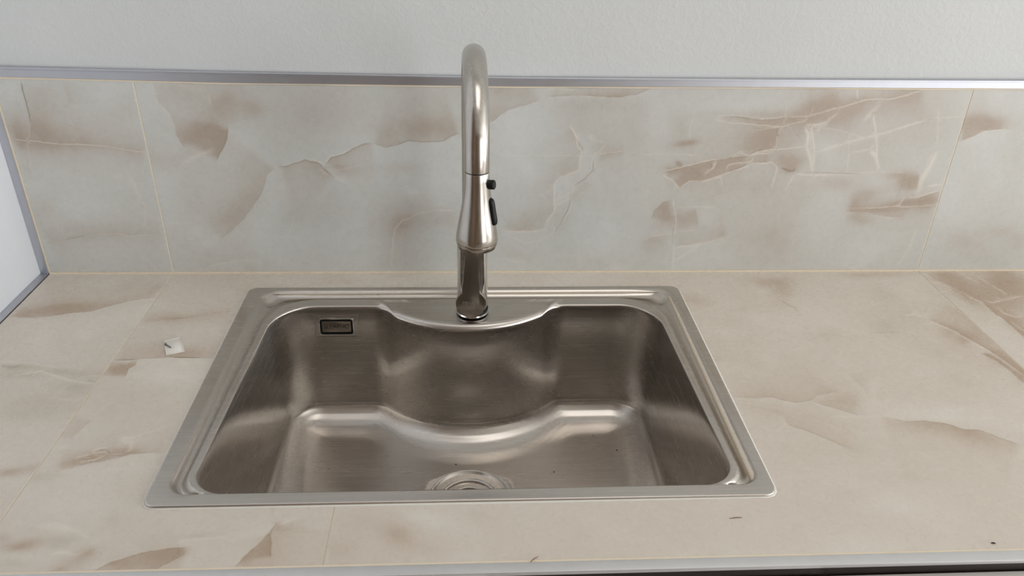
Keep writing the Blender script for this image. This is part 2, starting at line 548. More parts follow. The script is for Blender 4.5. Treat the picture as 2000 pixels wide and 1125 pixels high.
def add_box(bm, x0, x1, y0, y1, z0, z1, bev=0.0, seg=2):
    vs = [bm.verts.new((x, y, z)) for x in (x0, x1) for y in (y0, y1) for z in (z0, z1)]
    f = [(0, 1, 3, 2), (4, 6, 7, 5), (0, 4, 5, 1), (2, 3, 7, 6), (0, 2, 6, 4), (1, 5, 7, 3)]
    fs = [bm.faces.new([vs[i] for i in q]) for q in f]
    if bev > 0:
        es = list({e for q in fs for e in q.edges})
        bmesh.ops.bevel(bm, geom=es, offset=bev, segments=seg, affect='EDGES', profile=0.5)


def box(name, x0, x1, y0, y1, z0, z1, mat, parent=None, bev=0.0, seg=2):
    bm = bmesh.new()
    add_box(bm, x0, x1, y0, y1, z0, z1, bev, seg)
    return from_bm(name, bm, mat, parent, smooth=bev > 0)


def lathe(name, prof, mat, parent=None, n=64, center=(0, 0, 0), axis=None, cap=True, sharp=math.radians(35)):
    """prof: (r, z) pairs from bottom to top"""
    bm = bmesh.new()
    rings = []
    for r, z in prof:
        if r < 1e-6:
            rings.append([bm.verts.new((0, 0, z))])
        else:
            rings.append([bm.verts.new((r * math.cos(2 * math.pi * k / n), r * math.sin(2 * math.pi * k / n), z)) for k in range(n)])
    for a, b in zip(rings[:-1], rings[1:]):
        for k in range(n):
            k2 = (k + 1) % n
            if len(a) == 1 and len(b) == 1: continue
            if len(a) == 1: bm.faces.new((a[0], b[k], b[k2]))
            elif len(b) == 1: bm.faces.new((a[k], a[k2], b[0]))
            else: bm.faces.new((a[k], a[k2], b[k2], b[k]))
    if cap:
        for rg in (rings[0], rings[-1]):
            if len(rg) > 1: bm.faces.new(rg)
    if axis is not None:
        q = Vector((0, 0, 1)).rotation_difference(Vector(axis))
        bmesh.ops.transform(bm, matrix=q.to_matrix().to_4x4(), verts=bm.verts)
    bmesh.ops.translate(bm, vec=Vector(center), verts=bm.verts)
    return from_bm(name, bm, mat, parent, smooth=True, sharp=sharp)


def tube(name, pts, radii, mat, parent=None, n=48, cap=True):
    pts = [Vector(p) for p in pts]
    if not hasattr(radii, '__len__'): radii = [radii] * len(pts)
    bm = bmesh.new()
    rings = []
    ref = Vector((1, 0, 0))
    for i, p in enumerate(pts):
        t = (pts[min(i + 1, len(pts) - 1)] - pts[max(i - 1, 0)]).normalized()
        u = (ref - t * ref.dot(t)).normalized()
        w = t.cross(u)
        rings.append([bm.verts.new(p + (u * math.cos(2 * math.pi * k / n) + w * math.sin(2 * math.pi * k / n)) * radii[i]) for k in range(n)])
    for a, b in zip(rings[:-1], rings[1:]):
        for k in range(n):
            k2 = (k + 1) % n
            bm.faces.new((a[k], a[k2], b[k2], b[k]))
    if cap:
        bm.faces.new(rings[0]); bm.faces.new(rings[-1])
    return from_bm(name, bm, mat, parent, smooth=True, sharp=math.radians(50))


def prism(name, outline, depth, mat, parent=None, bev=0.0, seg=2):
    """outline in local x,z extruded from y=0 to y=-depth"""
    bm = bmesh.new()
    a = [bm.verts.new((x, 0, z)) for x, z in outline]
    b = [bm.verts.new((x, -depth, z)) for x, z in outline]
    bm.faces.new(a); bm.faces.new(b)
    n = len(a)
    for i in range(n):
        bm.faces.new((a[i], a[(i + 1) % n], b[(i + 1) % n], b[i]))
    bmesh.ops.recalc_face_normals(bm, faces=bm.faces)
    if bev > 0:
        es = [e for e in bm.edges if all(v in b for v in e.verts)]
        bmesh.ops.bevel(bm, geom=es, offset=bev, segments=seg, affect='EDGES', profile=0.5)
    return from_bm(name, bm, mat, parent, smooth=True, sharp=math.radians(30))


def round_rect(x0, x1, z0, z1, r, n=8):
    pts = []
    for cx, cz, a0 in ((x1 - r, z1 - r, 0), (x0 + r, z1 - r, 90), (x0 + r, z0 + r, 180), (x1 - r, z0 + r, 270)):
        for k in range(n + 1):
            a = math.radians(a0 + 90 * k / n)
            pts.append((cx + r * math.cos(a), cz + r * math.sin(a)))
    return pts


# ------------------------------------------------------------------ materials
class NT:
    """small wrapper for building node trees"""
    def __init__(self, name):
        self.m = bpy.data.materials.new(name)
        self.m.use_nodes = True
        self.t = self.m.node_tree
        self.b = self.t.nodes['Principled BSDF']

    def n(self, typ, **kw):
        nd = self.t.nodes.new(typ)
        for k, v in kw.items(): setattr(nd, k, v)
        return nd

    def put(self, sock, v):
        if isinstance(v, bpy.types.NodeSocket): self.t.links.new(v, sock)
        elif v is not None: sock.default_value = v

    def math(self, op, a, b=None, c=None, clamp=False):
        nd = self.n('ShaderNodeMath', operation=op, use_clamp=clamp)
        for i, v in enumerate((a, b, c)):
            if v is not None: self.put(nd.inputs[i], v)
        return nd.outputs[0]

    def vmath(self, op, a, b=None):
        nd = self.n('ShaderNodeVectorMath', operation=op)
        self.put(nd.inputs[0], a)
        if b is not None: self.put(nd.inputs[1], b)
        return nd.outputs[0]

    def noise(self, scale, detail=4, rough=0.55, vec=None, dist=0.0, dim='3D'):
        nd = self.n('ShaderNodeTexNoise', noise_dimensions=dim)
        nd.inputs['Scale'].default_value = scale
        nd.inputs['Detail'].default_value = detail
        nd.inputs['Roughness'].default_value = rough
        nd.inputs['Distortion'].default_value = dist
        if vec is not None: self.put(nd.inputs['Vector'], vec)
        return nd

    def mix(self, fac, a, b, blend='MIX'):
        nd = self.n('ShaderNodeMix', data_type='RGBA', blend_type=blend)
        nd.clamp_factor = True
        self.put(nd.inputs[0], fac); self.put(nd.inputs[6], a); self.put(nd.inputs[7], b)
        return nd.outputs[2]

    def ramp(self, v, stops):
        nd = self.n('ShaderNodeValToRGB')
        els = nd.color_ramp.elements
        while len(els) < len(stops): els.new(0.5)
        for e, (p, c) in zip(els, stops): e.position = p; e.color = c
        self.put(nd.inputs[0], v)
        return nd.outputs[0]

    def maprange(self, v, a, b, c, d, smooth=False):
        nd = self.n('ShaderNodeMapRange')
        if smooth: nd.interpolation_type = 'SMOOTHSTEP'
        self.put(nd.inputs[0], v)
        for i, q in enumerate((a, b, c, d)): self.put(nd.inputs[i + 1], q)
        return nd.outputs[0]

    def coords(self, scale=None, out='Object'):
        tc = self.n('ShaderNodeTexCoord')
        if scale is None: return tc.outputs[out]
        mp = self.n('ShaderNodeMapping')
        mp.inputs['Scale'].default_value = scale
        self.t.links.new(tc.outputs[out], mp.inputs[0])
        return mp.outputs[0]

    def bump(self, h, strength, dist, normal=None):
        nd = self.n('ShaderNodeBump')
        nd.inputs['Strength'].default_value = strength
        nd.inputs['Distance'].default_value = dist
        self.put(nd.inputs['Height'], h)
        if normal is not None: self.put(nd.inputs['Normal'], normal)
        return nd.outputs[0]


def srgb(r, g, b):
    f = lambda c: (c / 255 / 12.92) if c / 255 <= 0.04045 else ((c / 255 + 0.055) / 1.055) ** 2.4
    return (f(r), f(g), f(b), 1.0)


def simple(name, col, rough=0.5, metal=0.0, noise_amt=0.06, noise_scale=30, spec=None, bump=None):
    t = NT(name)
    ns = t.noise(noise_scale, 4, vec=t.coords())
    dark = tuple(c * (1 - noise_amt) for c in col[:3]) + (1,)
    lite = tuple(min(1, c * (1 + noise_amt)) for c in col[:3]) + (1,)
    t.put(t.b.inputs['Base Color'], t.mix(ns.outputs['Fac'], dark, lite))
    t.b.inputs['Roughness'].default_value = rough
    t.b.inputs['Metallic'].default_value = metal
    if spec is not None: t.b.inputs['Specular IOR Level'].default_value = spec
    if bump:
        nb = t.noise(bump[0], 3, vec=t.coords())
        t.put(t.b.inputs['Normal'], t.bump(nb.outputs['Fac'], bump[1], bump[2]))
    return t.m


def plaster(name, col):
    t = NT(name)
    co = t.coords()
    big = t.noise(3.0, 3, vec=co)
    t.put(t.b.inputs['Base Color'], t.mix(t.maprange(big.outputs['Fac'], .3, .7, 0, 1), tuple(c * .95 for c in col[:3]) + (1,), col))
    t.b.inputs['Roughness'].default_value = 0.62
    t.b.inputs['Specular IOR Level'].default_value = 0.3
    a = t.noise(120, 3, .6, vec=co, dist=0.6)
    b = t.noise(420, 2, .5, vec=co)
    h = t.math('ADD', t.maprange(a.outputs['Fac'], .35, .7, 0, 1, True), t.math('MULTIPLY', b.outputs['Fac'], .35))
    t.put(t.b.inputs['Normal'], t.bump(h, 0.16, 0.0010))
    return t.m


def onyx(name, seed, BASE, PALE, TAN, BROWN):
    """polished onyx-look porcelain. Vein positions come from vertex attributes holding signed
    distances to traced vein lines, so the shader can draw crisp edges on a coarse grid."""
    t = NT(name)
    co = t.coords()
    att = lambda n: t.n('ShaderNodeAttribute', attribute_name=n)
    sep = lambda s: [x for x in (lambda nd: (t.put(nd.inputs[0], s), nd.outputs)[1])(t.n('ShaderNodeSeparateXYZ'))]
    off = t.vmath('ADD', co, (seed * 3.1, seed * 1.7, 0))
    fine = t.noise(95, 5, .62, vec=off)
    soft = t.noise(22, 3, .5, vec=off)
    mid = t.noise(28, 5, .6, vec=off, dist=.4)
    wig = t.math('ADD', t.math('MULTIPLY', t.math('SUBTRACT', fine.outputs['Fac'], .5), .0042),
                 t.math('MULTIPLY', t.math('SUBTRACT', mid.outputs['Fac'], .5), .004))
    ed, es, ew = sep(att('vein_edge').outputs['Vector'])
    ld, ls, lw = sep(att('vein_line').outputs['Vector'])
    dd, ds, dw = sep(att('vein_dark').outputs['Vector'])
    tb, tw, tg = sep(att('tone').outputs['Vector'])
    nl, nd2, _n = sep(att('vein_near').outputs['Vector'])
    near = lambda q, w: t.maprange(t.math('SUBTRACT', q, t.math('MULTIPLY', w, 1.6)), .0012, .0024, 1, 0, True)
    # brown bleed on one side of each edge
    d = t.math('ADD', ed, wig)
    side = t.maprange(d, -.0007, .0007, 0, 1, True)
    bleed = t.math('EXPONENT', t.math('DIVIDE', t.math('MULTIPLY', t.math('MAXIMUM', d, 0.0), -.58), ew))
    cloud = t.noise(11, 4, .5, vec=off, dist=.35)
    cl = t.maprange(cloud.outputs['Fac'], .32, .68, .45, 1.05)
    brown = t.math('MULTIPLY', t.math('MULTIPLY', t.math('MULTIPLY', bleed, side), es), cl)
    brown = t.math('ADD', brown, t.math('MULTIPLY', tb, t.maprange(cloud.outputs['Fac'], .3, .7, .6, 1.2)))
    # faint wandering tone that the traced blobs do not cover
    w1 = t.noise(4.4, 4, .5, vec=off, dist=.5)
    wander = t.maprange(w1.outputs['Fac'], .44, .70, 0, .36)
    brown = t.math('ADD', brown, wander)
    w2 = t.noise(6.5, 4, .5, vec=t.vmath('ADD', off, (9.3, 2.2, 4.0)), dist=.5)
    white = t.math('ADD', t.math('MULTIPLY', tw, t.maprange(soft.outputs['Fac'], .3, .65, .6, 1.2)), t.maprange(w2.outputs['Fac'], .48, .72, 0, .5))
    # pale rim on the other side of the edge
    rim = t.math('EXPONENT', t.math('DIVIDE', t.math('MINIMUM', d, 0.0), t.math('MULTIPLY', ew, .8)))
    rim = t.math('MULTIPLY', t.math('MULTIPLY', rim, t.math('SUBTRACT', 1.0, side)), t.math('MULTIPLY', es, .38))
    white = t.math('ADD', white, rim)
    base = srgb(*BASE)
    c = t.mix(t.math('MULTIPLY', white, .8, clamp=True), base, srgb(*PALE))
    c = t.mix(t.math('MULTIPLY', tg, .62, clamp=True), c, srgb(*GREEN))
    br = t.mix(t.maprange(brown, .2, 1.5, 0, 1), srgb(*TAN), srgb(*BROWN))
    c = t.mix(t.math('MULTIPLY', brown, .9, clamp=True), c, br)
    # fine mottling
    mot = t.noise(60, 4, .6, vec=off)
    c = t.mix(t.maprange(mot.outputs['Fac'], .3, .75, .0, .05), c, srgb(*PALE))
    # brown hairline along the edge
    hair = t.math('EXPONENT', t.math('MULTIPLY', t.math('POWER', t.math('DIVIDE', d, .0009), 2.0), -1.0))
    c = t.mix(t.math('MULTIPLY', t.math('MULTIPLY', hair, es), .34), c, srgb(142, 120, 98))
    # light hairlines
    l = t.math('ADD', ld, t.math('MULTIPLY', wig, .9))
    ln = t.math('EXPONENT', t.math('MULTIPLY', t.math('POWER', t.math('DIVIDE', l, lw), 2.0), -1.0))
    gap = t.maprange(t.noise(38, 4, .6, vec=t.vmath('ADD', off, (3, 3, 3))).outputs['Fac'], .3, .6, .5, 1.0)
    lf = t.math('MULTIPLY', t.math('MULTIPLY', t.math('MULTIPLY', ln, ls), gap), t.math('MULTIPLY', near(nl, lw), .62), clamp=True)
    c = t.mix(lf, c, srgb(*LINE))
    # dark hairlines
    k = t.math('ADD', dd, t.math('MULTIPLY', wig, .8))
    kn = t.math('EXPONENT', t.math('MULTIPLY', t.math('POWER', t.math('DIVIDE', k, dw), 2.0), -1.0))
    c = t.mix(t.math('MULTIPLY', t.math('MULTIPLY', kn, ds), t.math('MULTIPLY', near(nd2, dw), .8), clamp=True), c, srgb(118, 98, 78))
    # tiny mineral specks
    vor = t.n('ShaderNodeTexVoronoi')
    vor.inputs['Scale'].default_value = 26
    t.put(vor.inputs['Vector'], off)
    spk = t.math('MULTIPLY', t.math('LESS_THAN', vor.outputs['Distance'], .018), t.math('GREATER_THAN', t.noise(9, 2, vec=off).outputs['Fac'], .56))
    c = t.mix(t.math('MULTIPLY', spk, .6), c, srgb(110, 92, 74))
    t.put(t.b.inputs['Base Color'], c)
    t.put(t.b.inputs['Roughness'], t.maprange(mot.outputs['Fac'], .3, .7, .24, .32))
    t.b.inputs['Specular IOR Level'].default_value = 0.42
    return t.m


GREEN = (178, 170, 150)
LINE = (238, 230, 217)
WALL_TONES = ((201, 202, 197), (219, 221, 219), (192, 185, 175), (174, 159, 144))
LIT_TOP_TONES = ((214, 205, 193), (227, 222, 212), (201, 187, 171), (180, 159, 138))  # same tile as the wall; the worktop's extra light is put into these tones


def steel(name, col, rough, aniso=0.6, streak=0.25, scale=(5, 260, 260), tang='sheet', marks=False):
    t = NT(name)
    co = t.coords(scale)
    class _S: pass
    s = t.noise(1.0, 4, .6, vec=co)
    if tang == 'sheet':      # brushing runs along x on the floor and back wall, along y on the side walls
        s2 = t.noise(1.0, 4, .6, vec=t.coords((scale[1], scale[0], scale[2])))
        gn = t.n('ShaderNodeNewGeometry'); sx = t.n('ShaderNodeSeparateXYZ')
        t.put(sx.inputs[0], gn.outputs['Normal'])
        w = t.maprange(t.math('ABSOLUTE', sx.outputs[0]), .5, .85, 0, 1, True)
        v = t.math('ADD', t.math('MULTIPLY', s2.outputs['Fac'], w), t.math('MULTIPLY', s.outputs['Fac'], t.math('SUBTRACT', 1.0, w)))
        s = _S(); s.outputs = {'Fac': v}
    big = t.noise(9, 4, .6, vec=t.coords())
    c1 = tuple(x * (1 - streak * .35) for x in col[:3]) + (1,)
    c = t.mix(s.outputs['Fac'], c1, col)
    c = t.mix(t.maprange(big.outputs['Fac'], .45, .75, 0, .22), c, tuple(x * .8 for x in col[:3]) + (1,))
    if marks:
        # dried water marks and small stains
        m = t.noise(34, 5, .7, vec=t.coords(), dist=1.5)
        c = t.mix(t.maprange(m.outputs['Fac'], .64, .74, 0, .08, True), c, (.16, .13, .10, 1))
        sc = t.noise(1.0, 2, .5, vec=t.coords((420, 14, 14)))
        c = t.mix(t.maprange(sc.outputs['Fac'], .74, .78, 0, .12, True), c, (.8, .78, .74, 1))
    t.put(t.b.inputs['Base Color'], c)
    t.b.inputs['Metallic'].default_value = 1.0
    t.put(t.b.inputs['Roughness'], t.maprange(s.outputs['Fac'], .2, .8, rough - .035, rough + .05))
    t.b.inputs['Anisotropic'].default_value = aniso
    geo = t.n('ShaderNodeNewGeometry')
    if tang == 'sheet':
        cr = t.vmath('NORMALIZE', t.vmath('CROSS_PRODUCT', (0.0, 0.3, 1.0), geo.outputs['Normal']))
    else:
        cr = t.vmath('NORMALIZE', t.vmath('CROSS_PRODUCT', (0.02, 0.01, 1.0), geo.outputs['Normal']))
    t.put(t.b.inputs['Tangent'], cr)
    t.put(t.b.inputs['Normal'], t.bump(s.outputs['Fac'], .012, .0001))
    return t.m


M = {}
M['tile_w'] = onyx('onyx_wall_tile', 1, *WALL_TONES)
M['tile_w2'] = onyx('onyx_wall_tile_cut', 2, *WALL_TONES)
M['tile'] = onyx('onyx_top_tile', 3, *LIT_TOP_TONES)
M['tile_b'] = onyx('onyx_top_tile_cut', 4, *LIT_TOP_TONES)
M['steel'] = steel('brushed_sink_steel', (.655, .612, .565, 1), .25, .93, streak=.8, marks=True)
M['faucet'] = steel('brushed_faucet_steel', (.64, .60, .55, 1), .20, .5, streak=1.1, scale=(300, 300, 6), tang='z')
M['faucet_body'] = steel('polished_faucet_steel', (.72, .71, .69, 1), .09, .2, scale=(300, 300, 6), tang='z')
M['handle'] = steel('satin_handle_steel', (.42, .38, .33, 1), .22, .3, scale=(300, 300, 6), tang='z')
M['drain'] = steel('drain_steel', (.66, .62, .57, 1), .26, .3)
M['chrome'] = simple('polished_chrome', (.78, .77, .75, 1), .06, 1.0, .03)
M['alu'] = simple('anodised_aluminium_trim', (.55, .56, .60, 1), .44, 1.0, .05, 60)
M['alu_matte'] = simple('matte_aluminium_trim', (.66, .66, .66, 1), .42, .55, .05, 60)
M['black'] = simple('black_rubber', (.006, .006, .006, 1), .42, 0, .1, 80, spec=.25)
M['dark_gap'] = simple('dark_handle_channel', (.045, .036, .032, 1), .3, .6, .15, 15)
M['wall'] = plaster('white_plaster', srgb(214, 216, 215))
M['wall_l'] = plaster('white_plaster_side', srgb(222, 224, 228))
M['wall_dim'] = plaster('dim_wall_tan', srgb(140, 121, 103))  # tan stands in for the dimness of the backlit rear wall
M['ceil'] = plaster('ceiling_paint', srgb(238, 236, 232))
M['grout'] = simple('cream_grout', srgb(230, 216, 192), .85, 0, .08, 60, bump=(300, .3, .0005))
M['grout_top'] = simple('beige_grout', srgb(220, 206, 184), .85, 0, .08, 60)
M['grout_white'] = simple('white_sealant', srgb(226, 224, 216), .5, 0, .05, 60)
M['cabinet'] = simple('white_lacquer', srgb(214, 210, 206), .35, 0, .02, 10)
M['carcass'] = simple('grey_board', srgb(150, 145, 138), .7, 0, .05, 10)
M['floor'] = simple('floor_boards', srgb(160, 150, 138), .45, 0, .2, 6)
M['card'] = simple('white_plastic_card', srgb(232, 228, 220), .4, 0, .04, 200)
M['screw'] = simple('grey_screw_steel', (.20, .18, .16, 1), .35, 1.0, .15, 400)
M['wood'] = simple('brown_wood', srgb(112, 88, 68), .4, 0, .2, 8)
M['crumb'] = simple('dark_crumb', srgb(46, 34, 26), .8, 0, .2, 500)
M['splinter'] = simple('reddish_wood_splinter', srgb(126, 84, 56), .8, 0, .2, 500)
M['text'] = simple('etched_dark_lettering', (.05, .032, .022, 1), .5, .5, .1, 100)
M['text_lite'] = simple('etched_pale_lettering', (.36, .33, .29, 1), .45, .8, .1, 100)
M['glass'] = NT('window_glass').m
_g = M['glass'].node_tree.nodes['Principled BSDF']
_g.inputs['Transmission Weight'].default_value = 1.0
_g.inputs['Roughness'].default_value = 0.0
_g.inputs['IOR'].default_value = 1.02

# ------------------------------------------------------------------ room shell
XL = -0.2015      # face of the left wall
YB = 0.010        # face of the plaster above the tiles
XR, YF, ZF, ZC = 5.6, -3.4, -0.90, 1.75


def struct(o, label=None):
    o['kind'] = 'structure'
    if label: o['label'] = label
    return o


struct(box('wall_back', XL - .12, XR + .12, YB, YB + .12, ZF, ZC, M['wall']), 'white rough plaster wall above the onyx backsplash')
struct(box('wall_left', XL - .12, XL, YF, YB, ZF, ZC, M['wall_l']), 'white plaster side wall left of the worktop')
struct(box('floor', XL - .12, XR + .12, YF - .12, YB + .12, ZF - .1, ZF, M['floor']), 'brown floor of the kitchen')
struct(box('ceiling', XL - .12, XR + .12, YF - .12, YB + .12, ZC, ZC + .1, M['ceil']), 'plain ceiling')


def wall_with_hole(name, axis, pos, thick, a0, a1, h0, h1, mat=None):
    """wall of four blocks round an opening; axis 'x': wall normal along x, opening spans y"""
    bm = bmesh.new()
    lo, hi = (YF, YB) if axis == 'x' else (XL, XR)
    rects = [(lo, a0, ZF, ZC), (a1, hi, ZF, ZC), (a0, a1, ZF, h0), (a0, a1, h1, ZC)]
    for p, q, z0, z1 in rects:
        if q - p < 1e-4 or z1 - z0 < 1e-4: continue
        if axis == 'x': add_box(bm, pos, pos + thick, p, q, z0, z1)
        else: add_box(bm, p, q, pos - thick, pos, z0, z1)
    return struct(from_bm(name, bm, mat or M['wall']))


def window(name, axis, pos, a0, a1, h0, h1, label):
    root = struct(empty(name, (0, 0, 0)), label)
    f = .06
    cuts = [a0, (a0 + a1) / 2, a1]
    bm = bmesh.new()
    for p, q, z0, z1 in [(a0, a1, h0, h0 + f), (a0, a1, h1 - f, h1), (a0, a0 + f, h0 + f, h1 - f), (a1 - f, a1, h0 + f, h1 - f),
                         (cuts[1] - f / 2, cuts[1] + f / 2, h0 + f, h1 - f)]:
        if axis == 'x': add_box(bm, pos + .02, pos + .07, p, q, z0, z1, .004)
        else: add_box(bm, p, q, pos - .07, pos - .02, z0, z1, .004)
    from_bm('window_frame', bm, M['cabinet'], root, True)
    return root


wall_with_hole('wall_right', 'x', XR, .12, -3.10, -0.80, -0.65, 1.55)
window('window_1', 'x', XR, -3.10, -0.80, -0.65, 1.55, 'wide window of the right wall, outside the picture')
wall_with_hole('wall_front', 'y', YF, .12, 2.30, 4.30, -.80, 1.50, M['wall_dim'])
window('window_2', 'y', YF, 2.30, 4.30, -.80, 1.50, 'tall window behind the camera to the right, outside the picture')

# added cupboard, unseen, darkens what the faucet and sink reflect on the left
cup = empty('added_cupboard', (XL + .002, -2.05, ZF))
tag(cup, 'added tall brown cupboard by the left wall, unseen, for dark reflections', 'cupboard')
box('added_cupboard_body', 0, .30, -1.15, 1.15, 0, 2.2, M['wood'], cup, .003)
for k in range(4):
    dd_ = box('added_cupboard_door', .301, .319, -1.145 + .573 * k, -1.145 + .573 * k + .568, .08, 2.18, M['wood'], cup, .002)
    box('door_handle', .3195, .335, -1.145 + .573 * k + .50, -1.145 + .573 * k + .512, 1.0, 1.25, M['chrome'], dd_, .002)

# ------------------------------------------------------------------ onyx tiles
def seg_dist(P, poly):
    """signed distance and arc parameter (0..1) of points P to a polyline (x, v down)"""
    best = np.full(len(P), 1e9); sd = np.zeros(len(P)); par = np.zeros(len(P))
    q = np.array(poly, float).reshape(-1, 2) / 1000.0
    ln = np.hypot(*(q[1:] - q[:-1]).T); cum = np.concatenate([[0], np.cumsum(ln)]); tot = max(cum[-1], 1e-6)
    for i in range(len(q) - 1):
        a = q[i]; dv = q[i + 1] - a; L2 = max(dv @ dv, 1e-12)
        t = np.clip(((P - a) @ dv) / L2, 0, 1)
        c = a + t[:, None] * dv
        dd = np.hypot(*(P - c).T)
        cr = dv[0] * (P[:, 1] - a[1]) - dv[1] * (P[:, 0] - a[0])
        m = dd < best
        best = np.where(m, dd, best); sd = np.where(m, dd * np.sign(cr + 1e-12), sd)
        par = np.where(m, (cum[i] + t * ln[i]) / tot, par)
    return sd, par, tot


def taper(par, tot):
    e = min(.15, .009 / tot)
    return np.clip(np.minimum(par, 1 - par) / e, 0, 1)


def pattern(me, P, veins, inside):
    """write the vein attributes for points P (x, v) of one tile; inside(x, v) tells which veins belong to it"""
    n = len(P)
    def own(pts):
        q = np.array(pts, float).reshape(-1, 2) / 1000.0
        return inside(*q.mean(0))
    tone = np.zeros((n, 3))
    # one-sided edges
    E = [v for v in veins['E'] if own(v[3])]
    ed = np.full(n, -.3); es = np.zeros(n); ew = np.full(n, .02); bst = np.full(n, 9e9); contrib = []
    for sgn, s, w, pts in E:
        sd, par, tot = seg_dist(P, pts)
        d = np.abs(sd) if sgn == 0 else sd * sgn
        st = s * taper(par, tot)
        wv = w / 1000.0
        c = np.where(d >= 0, st * np.exp(-.58 * np.maximum(d, 0) / wv), 0)
        m = np.abs(sd) < bst
        # hand the previous winner's bleed over to the smooth tone
        contrib.append((c, m))
        ed = np.where(m, d, ed); es = np.where(m, st, es); ew = np.where(m, wv, ew); bst = np.where(m, np.abs(sd), bst)
    if E:
        allc = np.sum([c for c, _ in contrib], 0)
        win = np.where(ed >= 0, es * np.exp(-.58 * np.maximum(ed, 0) / ew), 0)
        tone[:, 0] += np.maximum(allc - win, 0) * .8
    def lines(key, far):
        ld = np.full(n, .3); ls = np.zeros(n); lw = np.full(n, .001); b = np.full(n, 9e9)
        for s, w, pts in veins[key]:
            if not own(pts): continue
            sd, par, tot = seg_dist(P, pts)
            m = np.abs(sd) < b
            ld = np.where(m, sd, ld); ls = np.where(m, s * taper(par, tot), ls); lw = np.where(m, w * .85 / 1000.0, lw); b = np.where(m, np.abs(sd), b)
        return np.stack([ld, ls, lw], 1), np.minimum(b, .3)
    (L, nl), (D, nd_) = lines('L', .3), lines('D', .3)
    for kind, s, (cx, cy, ax, ay, bx, by) in veins['B']:
        if not inside(cx / 1000.0, cy / 1000.0): continue
        A = np.array([[ax, bx], [ay, by]], float) / 1000.0
        if abs(np.linalg.det(A)) < 1e-9: continue
        q = (P - np.array([cx, cy]) / 1000.0) @ np.linalg.inv(A).T
        g = s * np.exp(-(q ** 2).sum(1) * .9)
        if kind == 'b': tone[:, 0] += g
        elif kind == 'w': tone[:, 1] += g
        elif kind == 'g': tone[:, 2] += g
        elif kind == 'd': tone[:, 0] += g * 1.6; tone[:, 2] += g
    tone = np.clip(tone, 0, 2)
    for nm, arr in (('vein_edge', np.stack([ed, es, ew], 1)), ('vein_line', L), ('vein_dark', D), ('tone', tone), ('vein_near', np.stack([nl, nd_, nl], 1))):
        at = me.attributes.new(nm, 'FLOAT_VECTOR', 'POINT')
        at.data.foreach_set('vector', arr.astype(np.float32).ravel())


def grid_coords(a, b, step):
    n = max(2, int(round((b - a) / step)))
    return np.linspace(a, b, n + 1)


def onyx_tile(name, plane, a0, a1, b0, b1, step, veins, inside, mat, parent, hole=None, top=None, thick=.009, open_edge=None):
    """plane 'w': x,z face at y=0 looking to -y ; plane 'c': x,y face at z=0 looking up. hole(x,y)->bool removes cells.
    top(x) optional upper limit for wall tiles"""
    bev = .0006
    us = np.concatenate([[a0], grid_coords(a0 + bev, a1 - bev, step), [a1]])
    vs = np.concatenate([[b0], grid_coords(b0 + bev, b1 - bev, step), [b1]])
    nu, nv = len(us), len(vs)
    U, V = np.meshgrid(us, vs, indexing='ij')
    if top is not None:
        f = (V - b0) / (b1 - b0)
        V = b0 + f * (top(U) - b0)
    h = np.zeros_like(U)
    h[0, :] = h[-1, :] = -bev; h[:, 0] = h[:, -1] = -bev
    if open_edge is not None:      # a joint that only exists in front of the sink
        k = 0 if open_edge < 0 else -1
        fr = V[k, :] < -.3
        h[k, 1:-1] = np.where(fr[1:-1], -bev, 0)
        U[k, :] = np.where(fr, U[k, :] - open_edge * .0006, U[k, :])
    if plane == 'w': co = np.stack([U, -h, V], -1).reshape(-1, 3); P = np.stack([U, -V], -1).reshape(-1, 2)
    else: co = np.stack([U, V, h], -1).reshape(-1, 3); P = np.stack([U, -V], -1).reshape(-1, 2)
    I, J = np.meshgrid(np.arange(nu - 1), np.arange(nv - 1), indexing='ij')
    q = np.stack([I * nv + J, (I + 1) * nv + J, (I + 1) * nv + J + 1, I * nv + J + 1], -1).reshape(-1, 4)
    if hole is not None:
        cx = (us[:-1, None] + us[None, 1:, ] * 0 + 0) if False else None
        CU = ((U[:-1, :-1] + U[1:, 1:]) / 2).ravel(); CV = ((V[:-1, :-1] + V[1:, 1:]) / 2).ravel()
        q = q[~hole(CU, CV)]
    # outer skirt
    rim = [(i, 0) for i in range(nu)] + [(nu - 1, j) for j in range(1, nv)] + [(i, nv - 1) for i in range(nu - 2, -1, -1)] + [(0, j) for j in range(nv - 2, 0, -1)]
    ridx = np.array([i * nv + j for i, j in rim])
    low = co[ridx].copy()
    if plane == 'w': low[:, 1] = thick
    else: low[:, 2] = -thick
    n0 = len(co)
    co = np.concatenate([co, low]); P = np.concatenate([P, P[ridx]])
    m = len(ridx); k = np.arange(m)
    sk = np.stack([ridx, n0 + k, n0 + (k + 1) % m, ridx[(k + 1) % m]], 1)
    if hole is not None:
        mid = (co[sk[:, 0]] + co[sk[:, 3]]) / 2
        sk = sk[~hole(mid[:, 0], mid[:, 1])]
    q = np.concatenate([q, sk])
    used = np.zeros(len(co), bool); used[q.ravel()] = True
    remap = np.cumsum(used) - 1
    co = co[used]; P = P[used]; q = remap[q]
    me = bpy.data.meshes.new(name)
    me.from_pydata(co.tolist(), [], q.tolist())
    pattern(me, P, veins, inside)
    o = link_mesh(name, me, mat, parent)
    return o


# height of the backsplash top edge along x (it is not quite straight)
TOPX = [-.21, .134, .5233, .8911, 1.272, 2.4]
TOPZ = [.3040, .2982, .2972, .2994, .3008, .3050]
TRMZ = [.3176, .3133, .3100, .3112, .3135, .3180]
XT = -0.1875      # left end of the tiling
SEAM = 0.00055     # half a joint

